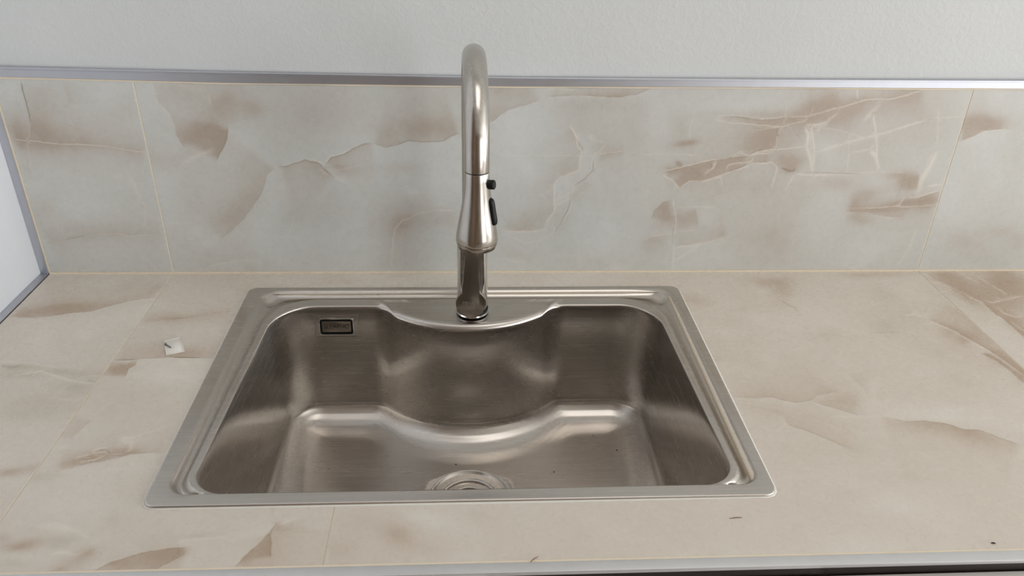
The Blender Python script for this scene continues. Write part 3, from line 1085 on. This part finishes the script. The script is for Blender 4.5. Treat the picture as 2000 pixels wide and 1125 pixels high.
splash = empty('backsplash', (0, 0, 0))
tag(splash, 'low onyx-look tiled backsplash in beige and grey on the wall behind the sink', 'backsplash')
topf = lambda x: np.interp(x, TOPX, np.array(TOPZ)) - .0012
for a0, a1, mt in ((XT, -SEAM, 'tile_w2'), (SEAM, 1.2 - SEAM, 'tile_w'), (1.2 + SEAM, 2.4, 'tile_w2')):
    onyx_tile('tile', 'w', a0, a1,   .0016, .30, .0021, WALL_VEINS,
              (lambda x, v, a0=a0, a1=a1: a0 <= x <= a1), M[mt], splash, top=topf)
# cream caulk line under the top trim and along the corner with the worktop
def ribbon(name, xs, zs0, zs1, y0, y1, mat, parent=None):
    vs, fs = [], []
    for x, za, zb in zip(xs, zs0, zs1):
        vs += [(x, y0, za), (x, y0, zb), (x, y1, zb), (x, y1, za)]
    n = len(xs)
    for i in range(n - 1):
        a, b = 4 * i, 4 * (i + 1)
        fs += [(a, b, b + 1, a + 1), (a + 1, b + 1, b + 2, a + 2), (a + 2, b + 2, b + 3, a + 3), (a + 3, b + 3, b, a)]
    fs += [(0, 1, 2, 3), (4 * n - 1, 4 * n - 2, 4 * n - 3, 4 * n - 4)]
    return from_data(name, vs, fs, mat, parent)


xs = np.concatenate([[-.2, -.194, XT + .0004], np.linspace(-.16, 2.4, 64)])
ribbon('grout', xs[2:], np.full(len(xs) - 2, .0002), np.interp(xs[2:], TOPX, TOPZ) - .0006, .0004, YB - .0004, M['grout'], splash)
tz = np.interp(xs, TOPX, TOPZ); rz = np.interp(xs, TOPX, TRMZ)
rng = np.random.RandomState(3)
ribbon('caulk_line', xs, tz - .0016 + rng.normal(0, .00025, len(xs)), tz + .0004, -.0006, YB - .0004, M['grout'], splash)
box('corner_caulk', XT, 2.4, -.0026, .001, -.0012, .0019, M['grout'], splash)
box('caulk_line', XT - .0016, XT + .0004, -.0006, YB - .0004, .001, .302, M['grout'], splash)

# metal edge strips
t1 = struct(ribbon('trim_1', xs, tz + .0004, rz, -.0016, YB, M['alu']), 'aluminium edge strip along the top of the backsplash')
t1.modifiers.new('bevel', 'BEVEL').width = .0006
xs2 = xs
ribbon('lip', xs2, rz - .0034, rz - .0026, -.0024, -.0014, M['alu'], t1)
ribbon('plaster_lip', xs, rz, rz + .0016 + rng.normal(0, .0003, len(xs)), YB - .0012, YB + .002, M['wall'], t1)
bm = bmesh.new(); add_box(bm, XL, XT - .0016, -.0016, YB, .0005, .3045, .0006)
struct(from_bm('trim_2', bm, M['alu'], None, True), 'upright aluminium edge strip at the left end of the backsplash')
bm = bmesh.new(); add_box(bm, XL, XT - .0012, -.5985, .0, -.010, .0012, .0006)
struct(from_bm('trim_3', bm, M['alu'], None, True), 'aluminium edge strip where the worktop meets the left wall')

# ------------------------------------------------------------------ countertop
YE = -0.5845      # front edge of the tiles
counter = empty('countertop', (0, -.3, 0))
tag(counter, 'beige onyx-look tiled worktop with a metal front edge around the sink', 'countertop')
counter.location = (0, 0, 0)
cut = lambda x, y: (x > .150) & (x < .766) & (y > -.488) & (y < -.068)
JX = .3235
onyx_tile('tile', 'c', XT, -SEAM, YE, -.0015, .0028, COUNTER_VEINS, lambda x, v: x < 0, M['tile_b'], counter)
onyx_tile('tile', 'c', SEAM, JX, YE, -.0015, .0028, COUNTER_VEINS, lambda x, v: 0 <= x < JX, M['tile'], counter, hole=cut, open_edge=1)
onyx_tile('tile', 'c', JX, 1.2 - SEAM, YE, -.0015, .0028, COUNTER_VEINS, lambda x, v: JX <= x < 1.2 + .05 * (v > .1), M['tile'], counter, hole=cut, open_edge=-1)
onyx_tile('tile', 'c', 1.2 + SEAM * .5, 2.4, YE, -.0015, .0035, COUNTER_VEINS, lambda x, v: x >= 1.2, M['tile_b'], counter)
bm = bmesh.new()
for r in ((XT, .150, YE, -.001), (.766, 2.4, YE, -.001), (.150, .766, YE, -.488), (.150, .766, -.068, -.001)):
    add_box(bm, r[0], r[1], r[2], r[3], -.030, -.0004)
from_bm('grout_bed', bm, M['grout_top'], counter)
box('caulk_line', XT, 2.4, YE - .0018, YE + .0004, -.006, .0002, M['grout'], counter)
bm = bmesh.new()
add_box(bm, XL + .001, 2.4, -.5985, YE - .0018, -.0042, .0006, .0006)
from_bm('edge_strip', bm, M['alu_matte'], counter, True)

# ------------------------------------------------------------------ base cabinet
cab = empty('base_cabinet', (1.1, -.3, ZF))
tag(cab, 'white lacquered base cabinet under the worktop with a dark finger channel', 'cabinet')
def cbox(name, x0, x1, y0, y1, z0, z1, mat, bev=0.0, par=cab):
    o = box(name, x0 - 1.1, x1 - 1.1, y0 + .3, y1 + .3, z0 - ZF, z1 - ZF, mat, par, bev)
    return o
cbox('finger_channel', XL + .002, 2.4, -.5975, -.5870, -.060, -.0045, M['dark_gap'], .001)
cbox('channel_back', XL + .002, 2.4, -.5865, -.575, -.10, -.034, M['dark_gap'])
for x0 in (XL + .004, .15, .797, 1.40, 1.90, 2.38):
    cbox('side_panel', x0, x0 + .016, -.575, -.002, ZF + .10, -.034, M['carcass'])
cbox('bottom_panel', XL + .002, 2.4, -.575, -.002, ZF + .08, ZF + .10, M['carcass'])
cbox('plinth', XL + .002, 2.4, -.54, -.52, ZF, ZF + .08, M['dark_gap'])
DOOR_TOP = -.0135
for x0, x1 in ((XL + .004, .158), (.161, .478), (.481, .803), (.806, 1.405), (1.408, 1.905), (1.908, 2.395)):
    cbox('door', x0, x1, -.6180, -.5990, ZF + .085, DOOR_TOP, M['cabinet'], .0015)

# ------------------------------------------------------------------ sink
sink = empty('kitchen_sink', (.458, -.28, 0))
tag(sink, 'single-bowl brushed stainless steel inset sink with a curved faucet ledge', 'sink')
SO = Vector((.458, -.28, 0))
CX, CY = .4600, -.299     # drain centre; every ring of the sheet is sampled on rays from here


def sd_rrect(x, y, cx, cy, hx, hy, r):
    qx = np.abs(x - cx) - (hx - r); qy = np.abs(y - cy) - (hy - r)
    return np.hypot(np.maximum(qx, 0), np.maximum(qy, 0)) + np.minimum(np.maximum(qx, qy), 0) - r


def smax(a, b, k):
    h = np.clip(.5 + .5 * (a - b) / k, 0, 1)
    return b * (1 - h) + a * h + k * h * (1 - h)


def f_box(x, y, grow=0.0, back=0.0, rb=.058, rf=.038):
    tt = np.clip((-y - .107) / .38, 0, 1)
    hx = .2775 + .0130 * tt + grow
    r = np.where(y > -.297, rb, rf)
    y0, y1 = -.487 - grow * .25, -.107 + back
    return sd_rrect(x, y, .4600 - .0005, (y0 + y1) / 2, hx, (y1 - y0) / 2, r)


def f_arc(x, y): return .176 - np.hypot(x - .4615, y - .0145)


def f_bowl(x, y): return smax(f_box(x, y), f_arc(x, y), .011)
def f_g1(x, y): return f_box(x, y, .0065, .0195, .066, .034)
def f_g2(x, y): return sd_rrect(x, y, .4608, -.2765, .3135, .2145, .022)
def f_out(x, y): return sd_rrect(x, y, .4578, -.2805, .3280, .2270, .013)


def radius(f, d, th):
    lo = np.full(len(th), .02); hi = np.full(len(th), .52)
    c, s = np.cos(th), np.sin(th)
    for _ in range(40):
        m = (lo + hi) / 2
        v = f(CX + m * c, CY + m * s) + d
        lo = np.where(v < 0, m, lo); hi = np.where(v < 0, hi, m)
    return (lo + hi) / 2


th0 = np.linspace(0, 2 * np.pi, 4001)
r0 = radius(f_bowl, 0, th0)
ro = radius(f_out, 0, th0)
px, py = CX + r0 * np.cos(th0), CY + r0 * np.sin(th0)
ox, oy = CX + ro * np.cos(th0), CY + ro * np.sin(th0)
cum = np.concatenate([[0], np.cumsum(np.hypot(np.diff(px), np.diff(py)) + .7 * np.hypot(np.diff(ox), np.diff(oy)))])
NS = 900
TH = np.interp(np.linspace(0, cum[-1], NS + 1)[:-1], cum, th0)
CT, ST = np.cos(TH), np.sin(TH)
rb_ = radius(f_bowl, 0, TH)
bxx, byy = CX + rb_ * CT, CY + rb_ * ST
arcw = np.clip((f_arc(bxx, byy) - f_box(bxx, byy)) / .02 + .5, 0, 1)
arcw = arcw * arcw * (3 - 2 * arcw)
LIP = .0028 + .0062 * arcw
rings = []       # (radius array, z array)
ZL = .0008
rg1 = radius(f_g1, 0, TH); rg2 = radius(f_g2, 0, TH); rout = radius(f_out, 0, TH)
def ring_d(d, z):
    """ring at inward offset d (array or scalar) of the bowl outline"""
    d = np.broadcast_to(np.asarray(d, float), TH.shape)
    lo = np.full(len(TH), .02); hi = np.full(len(TH), .52)
    for _ in range(36):
        m = (lo + hi) / 2
        v = f_bowl(CX + m * CT, CY + m * ST) + d
        lo = np.where(v < 0, m, lo); hi = np.where(v < 0, hi, m)
    return ((lo + hi) / 2, np.broadcast_to(np.asarray(z, float), TH.shape).copy())

rlip = ring_d(-LIP, ZL)[0]
rg1 = np.maximum(rg1, rlip + .0008)
# level plateau of the ledge behind the arc lip
rg2 = np.maximum(rg2, rg1 + .0006)
wid = rg2 - rg1
g = np.clip((wid - .004) / .009, 0, 1); g = g * g * (3 - 2 * g)
rout = np.maximum(rout, rg2 + .004)
ZFL = .0030
# outside -> inside
rings.append((rout, np.full(NS, -.0004)))
rings.append((rout, np.full(NS, .0012)))
rings.append((rout - .0004, np.full(NS, .0022)))
rings.append((rout - .0014, np.full(NS, .0029)))
rings.append((rout - .0028, np.full(NS, ZFL)))
rings.append((rg2 * .6 + (rout - .0028) * .4, np.full(NS, ZFL)))
rings.append((rg2 + .0010, np.full(NS, ZFL)))
dep = -.0040
for t_, zz in ((0.0, -.0001), (.08, -.0007), (.17, -.0022), (.27, -.0042), (.38, -.0056), (.50, -.0058), (.62, -.0049), (.74, -.0033), (.86, -.0014), (.95, -.0004), (1.0, 0.0)):
    z = ZFL + g * zz * 1.5 + (ZL - ZFL) * min(1.0, t_ * 1.05) * 1.0
    z = np.where(g > .01, z, ZFL + (ZL - ZFL) * min(1.0, t_))
    rq = rg2 + (rg1 - rg2) * t_
    for bx_, by_ in ((.1645, -.0845), (.7570, -.0835)):      # deeper dimples in the two back corners
        z = z - .0042 * np.exp(-((CX + rq * CT - bx_) ** 2 + (CY + rq * ST - by_) ** 2) / .0095 ** 2) * math.sin(math.pi * t_)
    rings.append((rg2 + (rg1 - rg2) * t_, z))
# ledge; in the middle a raised bead follows the arc and the faucet deck behind it is slightly sunk
def ledge_z(r):
    x = CX + r * CT; y = CY + r * ST
    q = .1665 - np.hypot(x - .4615, y - .0055)      # > 0 on the deck side of the bead
    mask = np.clip((f_arc(x, y) - f_box(x, y) + .030) / .02, 0, 1)
    deck = np.clip((q - .002) / .004, 0, 1); deck = deck * deck * (3 - 2 * deck)
    edge = np.clip((-.0885 - y) / .004, 0, 1)
    return ZL + mask * edge * (.0030 * np.exp(-(q / .0045) ** 2) - .0024 * deck)
rnear = [ring_d(-LIP - .0016 * k, 0)[0] for k in range(14, 0, -1)]
for t_ in (.25, .5, .75):
    r_ = rg1 + (np.minimum(rnear[0], rg1) - rg1) * t_
    rings.append((r_, ledge_z(r_)))
for r_ in rnear:
    r_ = np.minimum(r_, rg1)
    rings.append((r_, ledge_z(r_)))
zlip = ledge_z(rlip)
for a in (0, 14, 28, 42, 56, 70, 82):
    a = math.radians(a)
    rings.append(ring_d(-LIP + LIP * math.sin(a), zlip - LIP * (1 - math.cos(a))))
RD = .0560
FALL = lambda r: .0032 * np.exp(-(r - .056) / .075)
ZB = -.1930; FR = .034; FX_ = .056
for t_ in (.05, .2, .4, .6, .8, 1.0):
    z = (ZL - LIP) + (ZB + FR - (ZL - LIP)) * t_
    rings.append(ring_d(.0005 + .0120 * t_, z))
for a in (6, 14, 23, 32, 41, 50, 59, 68, 77, 86):
    a = math.radians(a)
    rr_, zz_ = ring_d(.0125 + FX_ * (1 - math.cos(a)), ZB + FR - FR * math.sin(a))
    rings.append((rr_, zz_ - FALL(rr_) * (1 - math.cos(a))))
rf, zf = ring_d(.0125 + FX_ * 1.04, ZB)
rings.append((rf, zf - FALL(rf)))
for t_ in (.12, .25, .4, .55, .7, .82, .92, 1.0):
    r_ = rf + (RD - rf) * t_
    rings.append((r_, ZB - FALL(r_)))
for rr, zz in ((.0550, -.1975), (.053, -.1990)):
    rings.append((np.full(NS, rr), np.full(NS, zz)))
# keep the rings ordered
co = []
prev = None
for rr, zz in rings:
    if prev is not None: rr = np.minimum(rr, prev)
    prev = rr
    co.append(np.stack([CX + rr * CT - SO.x, CY + rr * ST - SO.y, zz], 1))
co = np.concatenate(co)
nr = len(rings)
K = np.arange(NS)
fs = []
for i in range(nr - 1):
    a = i * NS; b = (i + 1) * NS
    fs.append(np.stack([a + K, a + (K + 1) % NS, b + (K + 1) % NS, b + K], 1))
fs = np.concatenate(fs)
me = bpy.data.meshes.new('basin')
me.from_pydata(co.tolist(), [], fs.tolist())
bmx = bmesh.new(); bmx.from_mesh(me)
bmesh.ops.remove_doubles(bmx, verts=bmx.verts, dist=.00004)
bmesh.ops.recalc_face_normals(bmx, faces=bmx.faces)
bmx.faces.ensure_lookup_table()
up = [f for f in bmx.faces if f.calc_center_median().z > .0029]
if up and sum(f.normal.z for f in up) < 0: bmesh.ops.reverse_faces(bmx, faces=bmx.faces)
bmx.to_mesh(me); bmx.free()
basin = link_mesh('basin', me, M['steel'], sink, True)


def sfix(o):
    """child built in world coordinates -> shift into the sink's frame"""
    o.location = o.location - SO
    return o


# white sealant bead squeezed out under the rim
rr = rout + .0016
vs, fsx = [], []
for dr, z in ((-.004, .0001), (.0008, .0009), (.0022, .0002), (.0022, -.0008)):
    vs += [(CX + (q + dr) * c - SO.x, CY + (q + dr) * s - SO.y, z) for q, c, s in zip(rout[::3], CT[::3], ST[::3])]
m3 = len(rout[::3])
for i in range(3):
    for k in range(m3): fsx.append((i * m3 + k, i * m3 + (k + 1) % m3, (i + 1) * m3 + (k + 1) % m3, (i + 1) * m3 + k))
sb = from_data('sealant_bead', vs, fsx, M['grout_white'], sink, True)
sb['label'] = 'white sealant bead'

# drain: flange, stepped strainer seat, basket and knob
dr = lathe('drain_flange', [(0.0403, -.2060), (0.0408, -.2000), (0.0412, -.1985), (0.0497, -.1975), (0.0511, -.1962), (0.0525, -.1945), (0.0543, -.1940), (0.0555, -.1946), (0.0558, -.1968), (0.0558, -.1990)],
           M['drain'], sink, 96, (0, 0, 0), cap=False)
dr.location = (CX - SO.x, CY - SO.y, 0)
dk = lathe('strainer_basket', [(0.0, -.2075), (0.0141, -.2075), (0.0155, -.2045), (0.0244, -.2040), (0.0251, -.2010), (0.0272, -.2006), (0.0281, -.2030), (0.0370, -.2025), (0.0379, -.1992), (0.0398, -.1984), (0.0409, -.1990), (0.0409, -.2060)],
           M['drain'], sink, 96, (0, 0, 0), cap=False)
dk.location = (CX - SO.x, CY - SO.y, 0)
kb = lathe('strainer_knob', [(0.0, -.2060), (0.0080, -.2060), (0.0080, -.2000), (0.0058, -.1970), (0.0070, -.1925), (0.0066, -.1905), (0.0, -.1900)], M['drain'], dk, 32, cap=False)
tp = lathe('waste_pipe', [(0.0469, -.30), (0.0469, -.2066), (0.0406, -.2064)], M['drain'], sink, 48, (CX - SO.x, CY - SO.y, 0), cap=False)

# overflow: recessed plate with a dark slot and a polished ring round a small name plate
YW = -.1080
ov = empty('overflow_cover', (.2655 - SO.x, YW - .0024 - SO.y, -.0315))
ov.parent = sink
ov.rotation_euler = (math.radians(-4.3), 0, 0)
def frame_prism(name, outer, inner, depth, mat, parent, y=0.0):
    n = len(outer); vs = []
    for ring_, yy in ((outer, 0), (outer, -depth), (inner, -depth), (inner, 0)):
        vs += [(x, y + yy, z) for x, z in ring_]
    fs = []
    for i in range(3):
        for k in range(n): fs.append((i * n + k, i * n + (k + 1) % n, (i + 1) * n + (k + 1) % n, (i + 1) * n + k))
    return from_data(name, vs, fs, mat, parent, True, math.radians(40))
frame_prism('pressed_frame', round_rect(-.0325, .0325, -.0195, .0190, .0012), round_rect(-.0306, .0306, -.0176, .0172, .001), .0011, M['steel'], ov)
frame_prism('polished_ring', round_rect(-.0252, .0252, -.0142, .0132, .0050), round_rect(-.0241, .0241, -.0131, .0121, .0042), .0016, M['chrome'], ov)
o = prism('dark_slot', round_rect(-.0243, .0243, -.0133, .0123, .0044), .0005, M['black'], ov)
npl = prism('name_plate', round_rect(-.0212, .0212, -.0085, .0088, .0012), .0020, M['handle'], ov, .0004)


def text(name, s, size, mat, parent, loc, rot, depth=.0001, xs=1.0):
    cu = bpy.data.curves.new(name, 'FONT')
    cu.body = s; cu.size = size; cu.extrude = depth
    cu.align_x = 'CENTER'; cu.align_y = 'CENTER'
    o = bpy.data.objects.new('_t', cu)
    COL.objects.link(o)
    dg = bpy.context.evaluated_depsgraph_get()
    me = bpy.data.meshes.new_from_object(o.evaluated_get(dg))
    COL.objects.unlink(o); bpy.data.objects.remove(o)
    me.name = name
    me.materials.clear()
    q = link_mesh(name, me, mat, parent)
    q.location = loc; q.rotation_euler = rot; q.scale = (xs, 1, 1)
    return q


text('lettering', 'PARNO', .0085, M['text'], npl, (.0045, -.00210, .0002), (math.radians(90), 0, 0), xs=1.0)
bm = bmesh.new()
for dx in (-.0166, -.0137):
    for dz in (-.0015, .0015):
        add_box(bm, dx - .0010, dx + .0010, -.00215, -.0020, dz - .0010 + .0002, dz + .0010 + .0002)
from_bm('four_square_emblem', bm, M['text'], npl)

# ------------------------------------------------------------------ faucet
FX, FY = .4662, -.1215
fau = empty('kitchen_faucet', (FX, FY, .0), math.radians(1.3))
tag(fau, 'brushed steel gooseneck pull-down faucet standing on the sink ledge', 'faucet')
fz = .0004
lathe('base_ring', [(0, fz), (.0232, fz), (.0238, fz + .0010), (.0232, fz + .0030), (.0220, fz + .0036), (0, fz + .0036)], M['faucet_body'], fau, 72)
lathe('gasket', [(0, .0040), (.0229, .0040), (.0229, .0062), (0, .0062)], M['black'], fau, 72)
lathe('faucet_body', [(0, .0062), (.0212, .0062), (.0216, .0070), (.0215, .055), (.0213, .100), (.0205, .128), (.0180, .140), (.0150, .147), (.0139, .150), (0, .150)], M['faucet_body'], fau, 96)
R_ = .0950; ZA = .2905; RT = .0135
pts = [(0, 0, .149), (0, 0, .20), (0, 0, .25), (0, 0, ZA)]
for k in range(1, 41):
    a = math.pi * k / 40
    pts.append((0, -R_ + R_ * math.cos(a), ZA + R_ * math.sin(a)))
pts += [(0, -2 * R_, ZA - .002)]
tube('spout', pts, RT, M['faucet'], fau, 64)
SY = -2 * R_
lathe('joint_ring', [(0, .2870), (.0126, .2870), (.0126, .2890), (0, .2890)], M['black'], fau, 48, (0, SY, 0))
spray = lathe('spray_head', [(0, .2034), (.0226, .2034), (.0233, .2038), (.0236, .2052), (.0230, .2120), (.0211, .2225), (.0192, .2330), (.0173, .2435), (.0158, .2540), (.0147, .2650), (.0139, .2760), (.0134, .2845), (.0130, .2852), (0, .2852)],
              M['faucet'], fau, 96, (0, 0, 0), sharp=math.radians(42))
spray.location = (0, SY, .002)
rim = lathe('nozzle_rim', [(.0196, .2030), (.0196, .1972), (.0206, .1962), (.0216, .1968), (.0230, .2022), (.0228, .2033), (.0200, .2033)], M['handle'], spray, 96, cap=False)
lathe('nozzle_face', [(0, .1962), (.0206, .1962), (.0206, .1978), (0, .1978)], M['black'], spray, 48)
# push button and toggle on the right of the head
ang = math.radians(-22)
ax = Vector((math.cos(ang), math.sin(ang), 0))
c = ax * .0140
lathe('spray_button', [(0, 0), (.0050, 0), (.0052, .0010), (.0052, .0054), (.0045, .0062), (0, .0064)], M['black'], spray, 32, (c.x, c.y, .2720), axis=(ax.x, ax.y, .12))
bm = bmesh.new()
# rocker: rounded bar leaning with the flare of the head
L_ = .0315
n_ = 20
sec = []
for i in range(n_ + 1):
    t_ = i / n_
    zz = .2568 - L_ * t_
    rr_ = np.interp(zz, [.2225, .2330, .2435, .2540, .2650], [.0211, .0192, .0173, .0158, .0147])
    e = math.sqrt(max(0.0, 1 - (2 * t_ - 1) ** 6))
    wv = .0042 * (.35 + .65 * e) * (1 + .15 * t_)
    pr = .0042 * e
    base = ax * (rr_ - .0016)
    sd = Vector((-ax.y, ax.x, 0))
    row = []
    for k in range(12):
        a = 2 * math.pi * k / 12
        row.append(bm.verts.new(base + Vector((0, 0, zz)) + sd * (wv * math.cos(a)) + ax * (.0018 + (pr) * math.sin(a) if math.sin(a) > 0 else .0)))
    sec.append(row)
for a, b in zip(sec[:-1], sec[1:]):
    for k in range(12):
        bm.faces.new((a[k], a[(k + 1) % 12], b[(k + 1) % 12], b[k]))
bm.faces.new(sec[0]); bm.faces.new(sec[-1])
from_bm('spray_toggle', bm, M['black'], spray, True)

# lever: flat keyhole-shaped plate on the front of the body
hd = empty('handle', (-.0012, -.0215, 0)); hd.parent = fau
hd.rotation_euler = (math.radians(-3), 0, 0)
out = []
RB = .0214; zc = .0272
for k in range(33):
    a = math.radians(126 + (414 - 126) * k / 32)
    out.append((RB * math.cos(a) - .0015, zc + RB * math.sin(a)))
# right side up the neck, round top, left side down
out += [(.0106, .0570), (.0096, .0640), (.0094, .075), (.0100, .095), (.0110, .118), (.0112, .130)]
for k in range(1, 8):
    a = math.radians(180 * k / 8)
    out.append((.0016 + .0096 * math.cos(a), .130 + .0050 * math.sin(a)))
out += [(-.0080, .130), (-.0082, .118), (-.0100, .095), (-.0116, .075), (-.0122, .0640), (-.0136, .0560)]
lev = prism('lever_plate', out, .0072, M['handle'], hd, .0008)
lathe('lever_hub', [(0, 0), (.0165, 0), (.0180, .010), (.0180, .014), (0, .014)], M['faucet_body'], hd, 64, (-.001, .0135, zc), axis=(0, -1, 0))
text('lettering', 'FENARY', .0068, M['text_lite'], lev, (-.0012, -.00730, zc + .0015), (math.radians(90), 0, 0), xs=1.0)

# ------------------------------------------------------------------ small things on the worktop
card = empty('card', (.0675, -.2100, .0002))
tag(card, 'small white plastic card lying left of the sink, a screw on it', 'card')
card.rotation_euler = (0, 0, math.radians(24.5))
box('sheet', -.0112, .0112, -.0190, .0190, 0, .0006, M['card'], card, .0002, 1)
frame = bmesh.new()
for r in ((-.0112, .0112, .0178, .0190), (-.0112, .0112, -.0190, -.0178), (-.0112, -.0102, -.0178, .0178), (.0102, .0112, -.0178, .0178)):
    add_box(frame, r[0], r[1], r[2], r[3], .0005, .0011, .0002, 1)
from_bm('raised_border', frame, M['card'], card, True)

scr = empty('screw', (.0560, -.2075, .0028), math.radians(-38))
scr.scale = (.85, .68, .68)
tag(scr, 'tiny dark countersunk screw lying on the white card', 'screw')
bm_pts = []
lathe('screw_head', [(0, 0), (.0024, 0), (.0026, .0004), (.0013, .0022), (0, .0022)], M['screw'], scr, 20, axis=(1, 0, 0))
# threaded shank as a wavy tube
pp, rr2 = [], []
for i in range(46):
    t_ = i / 45
    pp.append((.0018 + .0135 * t_, 0, -.0010 * t_))
    rr2.append((.00125 + .00035 * math.sin(i * 2.1)) * (1 if t_ < .82 else (1 - (t_ - .82) / .2)))
tube('screw_shank', pp, rr2, M['screw'], scr, 10)

def debris(name, label, cat, x, y, z, pts, r, mat, group=None):
    o = tube(name, pts, r, mat, None, 6)
    o.location = (x, y, z)
    return tag(o, label, cat, group)

debris('wood_splinter', 'thin reddish splinter lying across the front metal edge of the worktop', 'splinter', .5225, -.5835, .0012,
       [(-.0042, -.0034, 0), (-.001, -.0006, .0006), (.0038, .0030, 0)], [.0003, .0005, .0002], M['splinter'])
debris('wood_splinter', 'fine pale splinter lying flat near the front right corner of the sink', 'splinter', .731, -.5365, .0005,
       [(-.0066, -.0006, 0), (0, .0004, .0003), (.0070, .0006, 0)], [.0002, .0004, .0002], M['splinter'])
debris('wood_splinter', 'short dark chip near the right front edge of the worktop', 'splinter', .978, -.577, .0007,
       [(-.0022, .0003, 0), (0, 0, .0003), (.0024, -.0004, 0)], [.0004, .0008, .0003], M['crumb'])

# dark crumbs on the floor of the bowl
def crumb_mesh(seed, r):
    rr = random.Random(seed)
    bm = bmesh.new()
    bmesh.ops.create_icosphere(bm, subdivisions=1, radius=r)
    for v in bm.verts: v.co = Vector((v.co.x * rr.uniform(.7, 1.7), v.co.y * rr.uniform(.6, 1.2), v.co.z * .6)) * rr.uniform(.8, 1.15)
    me = bpy.data.meshes.new('crumb'); bm.to_mesh(me); bm.free()
    me.materials.append(M['crumb'])
    return me
cm = [crumb_mesh(i, .0011) for i in range(4)]
spots = [(.305, -.128, .8), (.300, -.115, .6), (.682, -.209, 1.5), (.706, -.214, 1.1), (.711, -.219, 1.1), (.661, -.142, .9), (.651, -.174, .8), (.583, -.252, .9),
         (.441, -.231, .9), (.340, -.212, .6), (.226, -.170, .7), (.243, -.162, .7), (.236, -.186, .6), (.252, -.176, .6), (.262, -.200, .6), (.232, -.205, .6), (.307, -.285, .9),
         (.615, -.152, .8), (.690, -.176, .7), (.352, -.236, .5), (.420, -.176, .6), (.602, -.213, .5), (.246, -.222, .5), (.258, -.238, .6), (.674, -.250, .5)]
for i, (x, y, s) in enumerate(spots):
    o = bpy.data.objects.new('crumb', cm[i % 4])
    o.scale = (s, s, s); o.rotation_euler = (0, 0, i * 1.3)
    # rest on the gently falling floor
    o.location = (x, y, ZB - float(FALL(math.hypot(x - CX, y - CY))) + .0004 * s)
    COL.objects.link(o)
    own = {2: 'largest dark crumb on the right half of the sink bowl floor', 3: 'left one of two dark crumbs close together at the right of the bowl floor',
           4: 'right one of two dark crumbs close together at the right of the bowl floor', 8: 'dark crumb just behind the drain in the bowl', 7: 'dark crumb to the right of the drain in the bowl'}
    tag(o, own.get(i, 'tiny dark crumb scattered on the floor of the steel sink bowl'), 'crumb', 'dark crumbs scattered in the sink bowl')

# added overhead fill light with an unseen round fitting
lamp = empty('fill_lamp', (0.85, -0.80, ZC))
tag(lamp, 'added round ceiling fill lamp, unseen, brightens the worktop', 'lamp')
lathe('fill_lamp_rim', [(.44, -.001), (.455, -.02), (.45, -.05), (.43, -.05)], M['cabinet'], lamp, 48, cap=False)
area_light('fill_lamp_light', (0.85, -0.80, ZC - .06), (0, 0, 0), .8, .8, FILL_LAMP_POWER, (1.0, .975, .94))
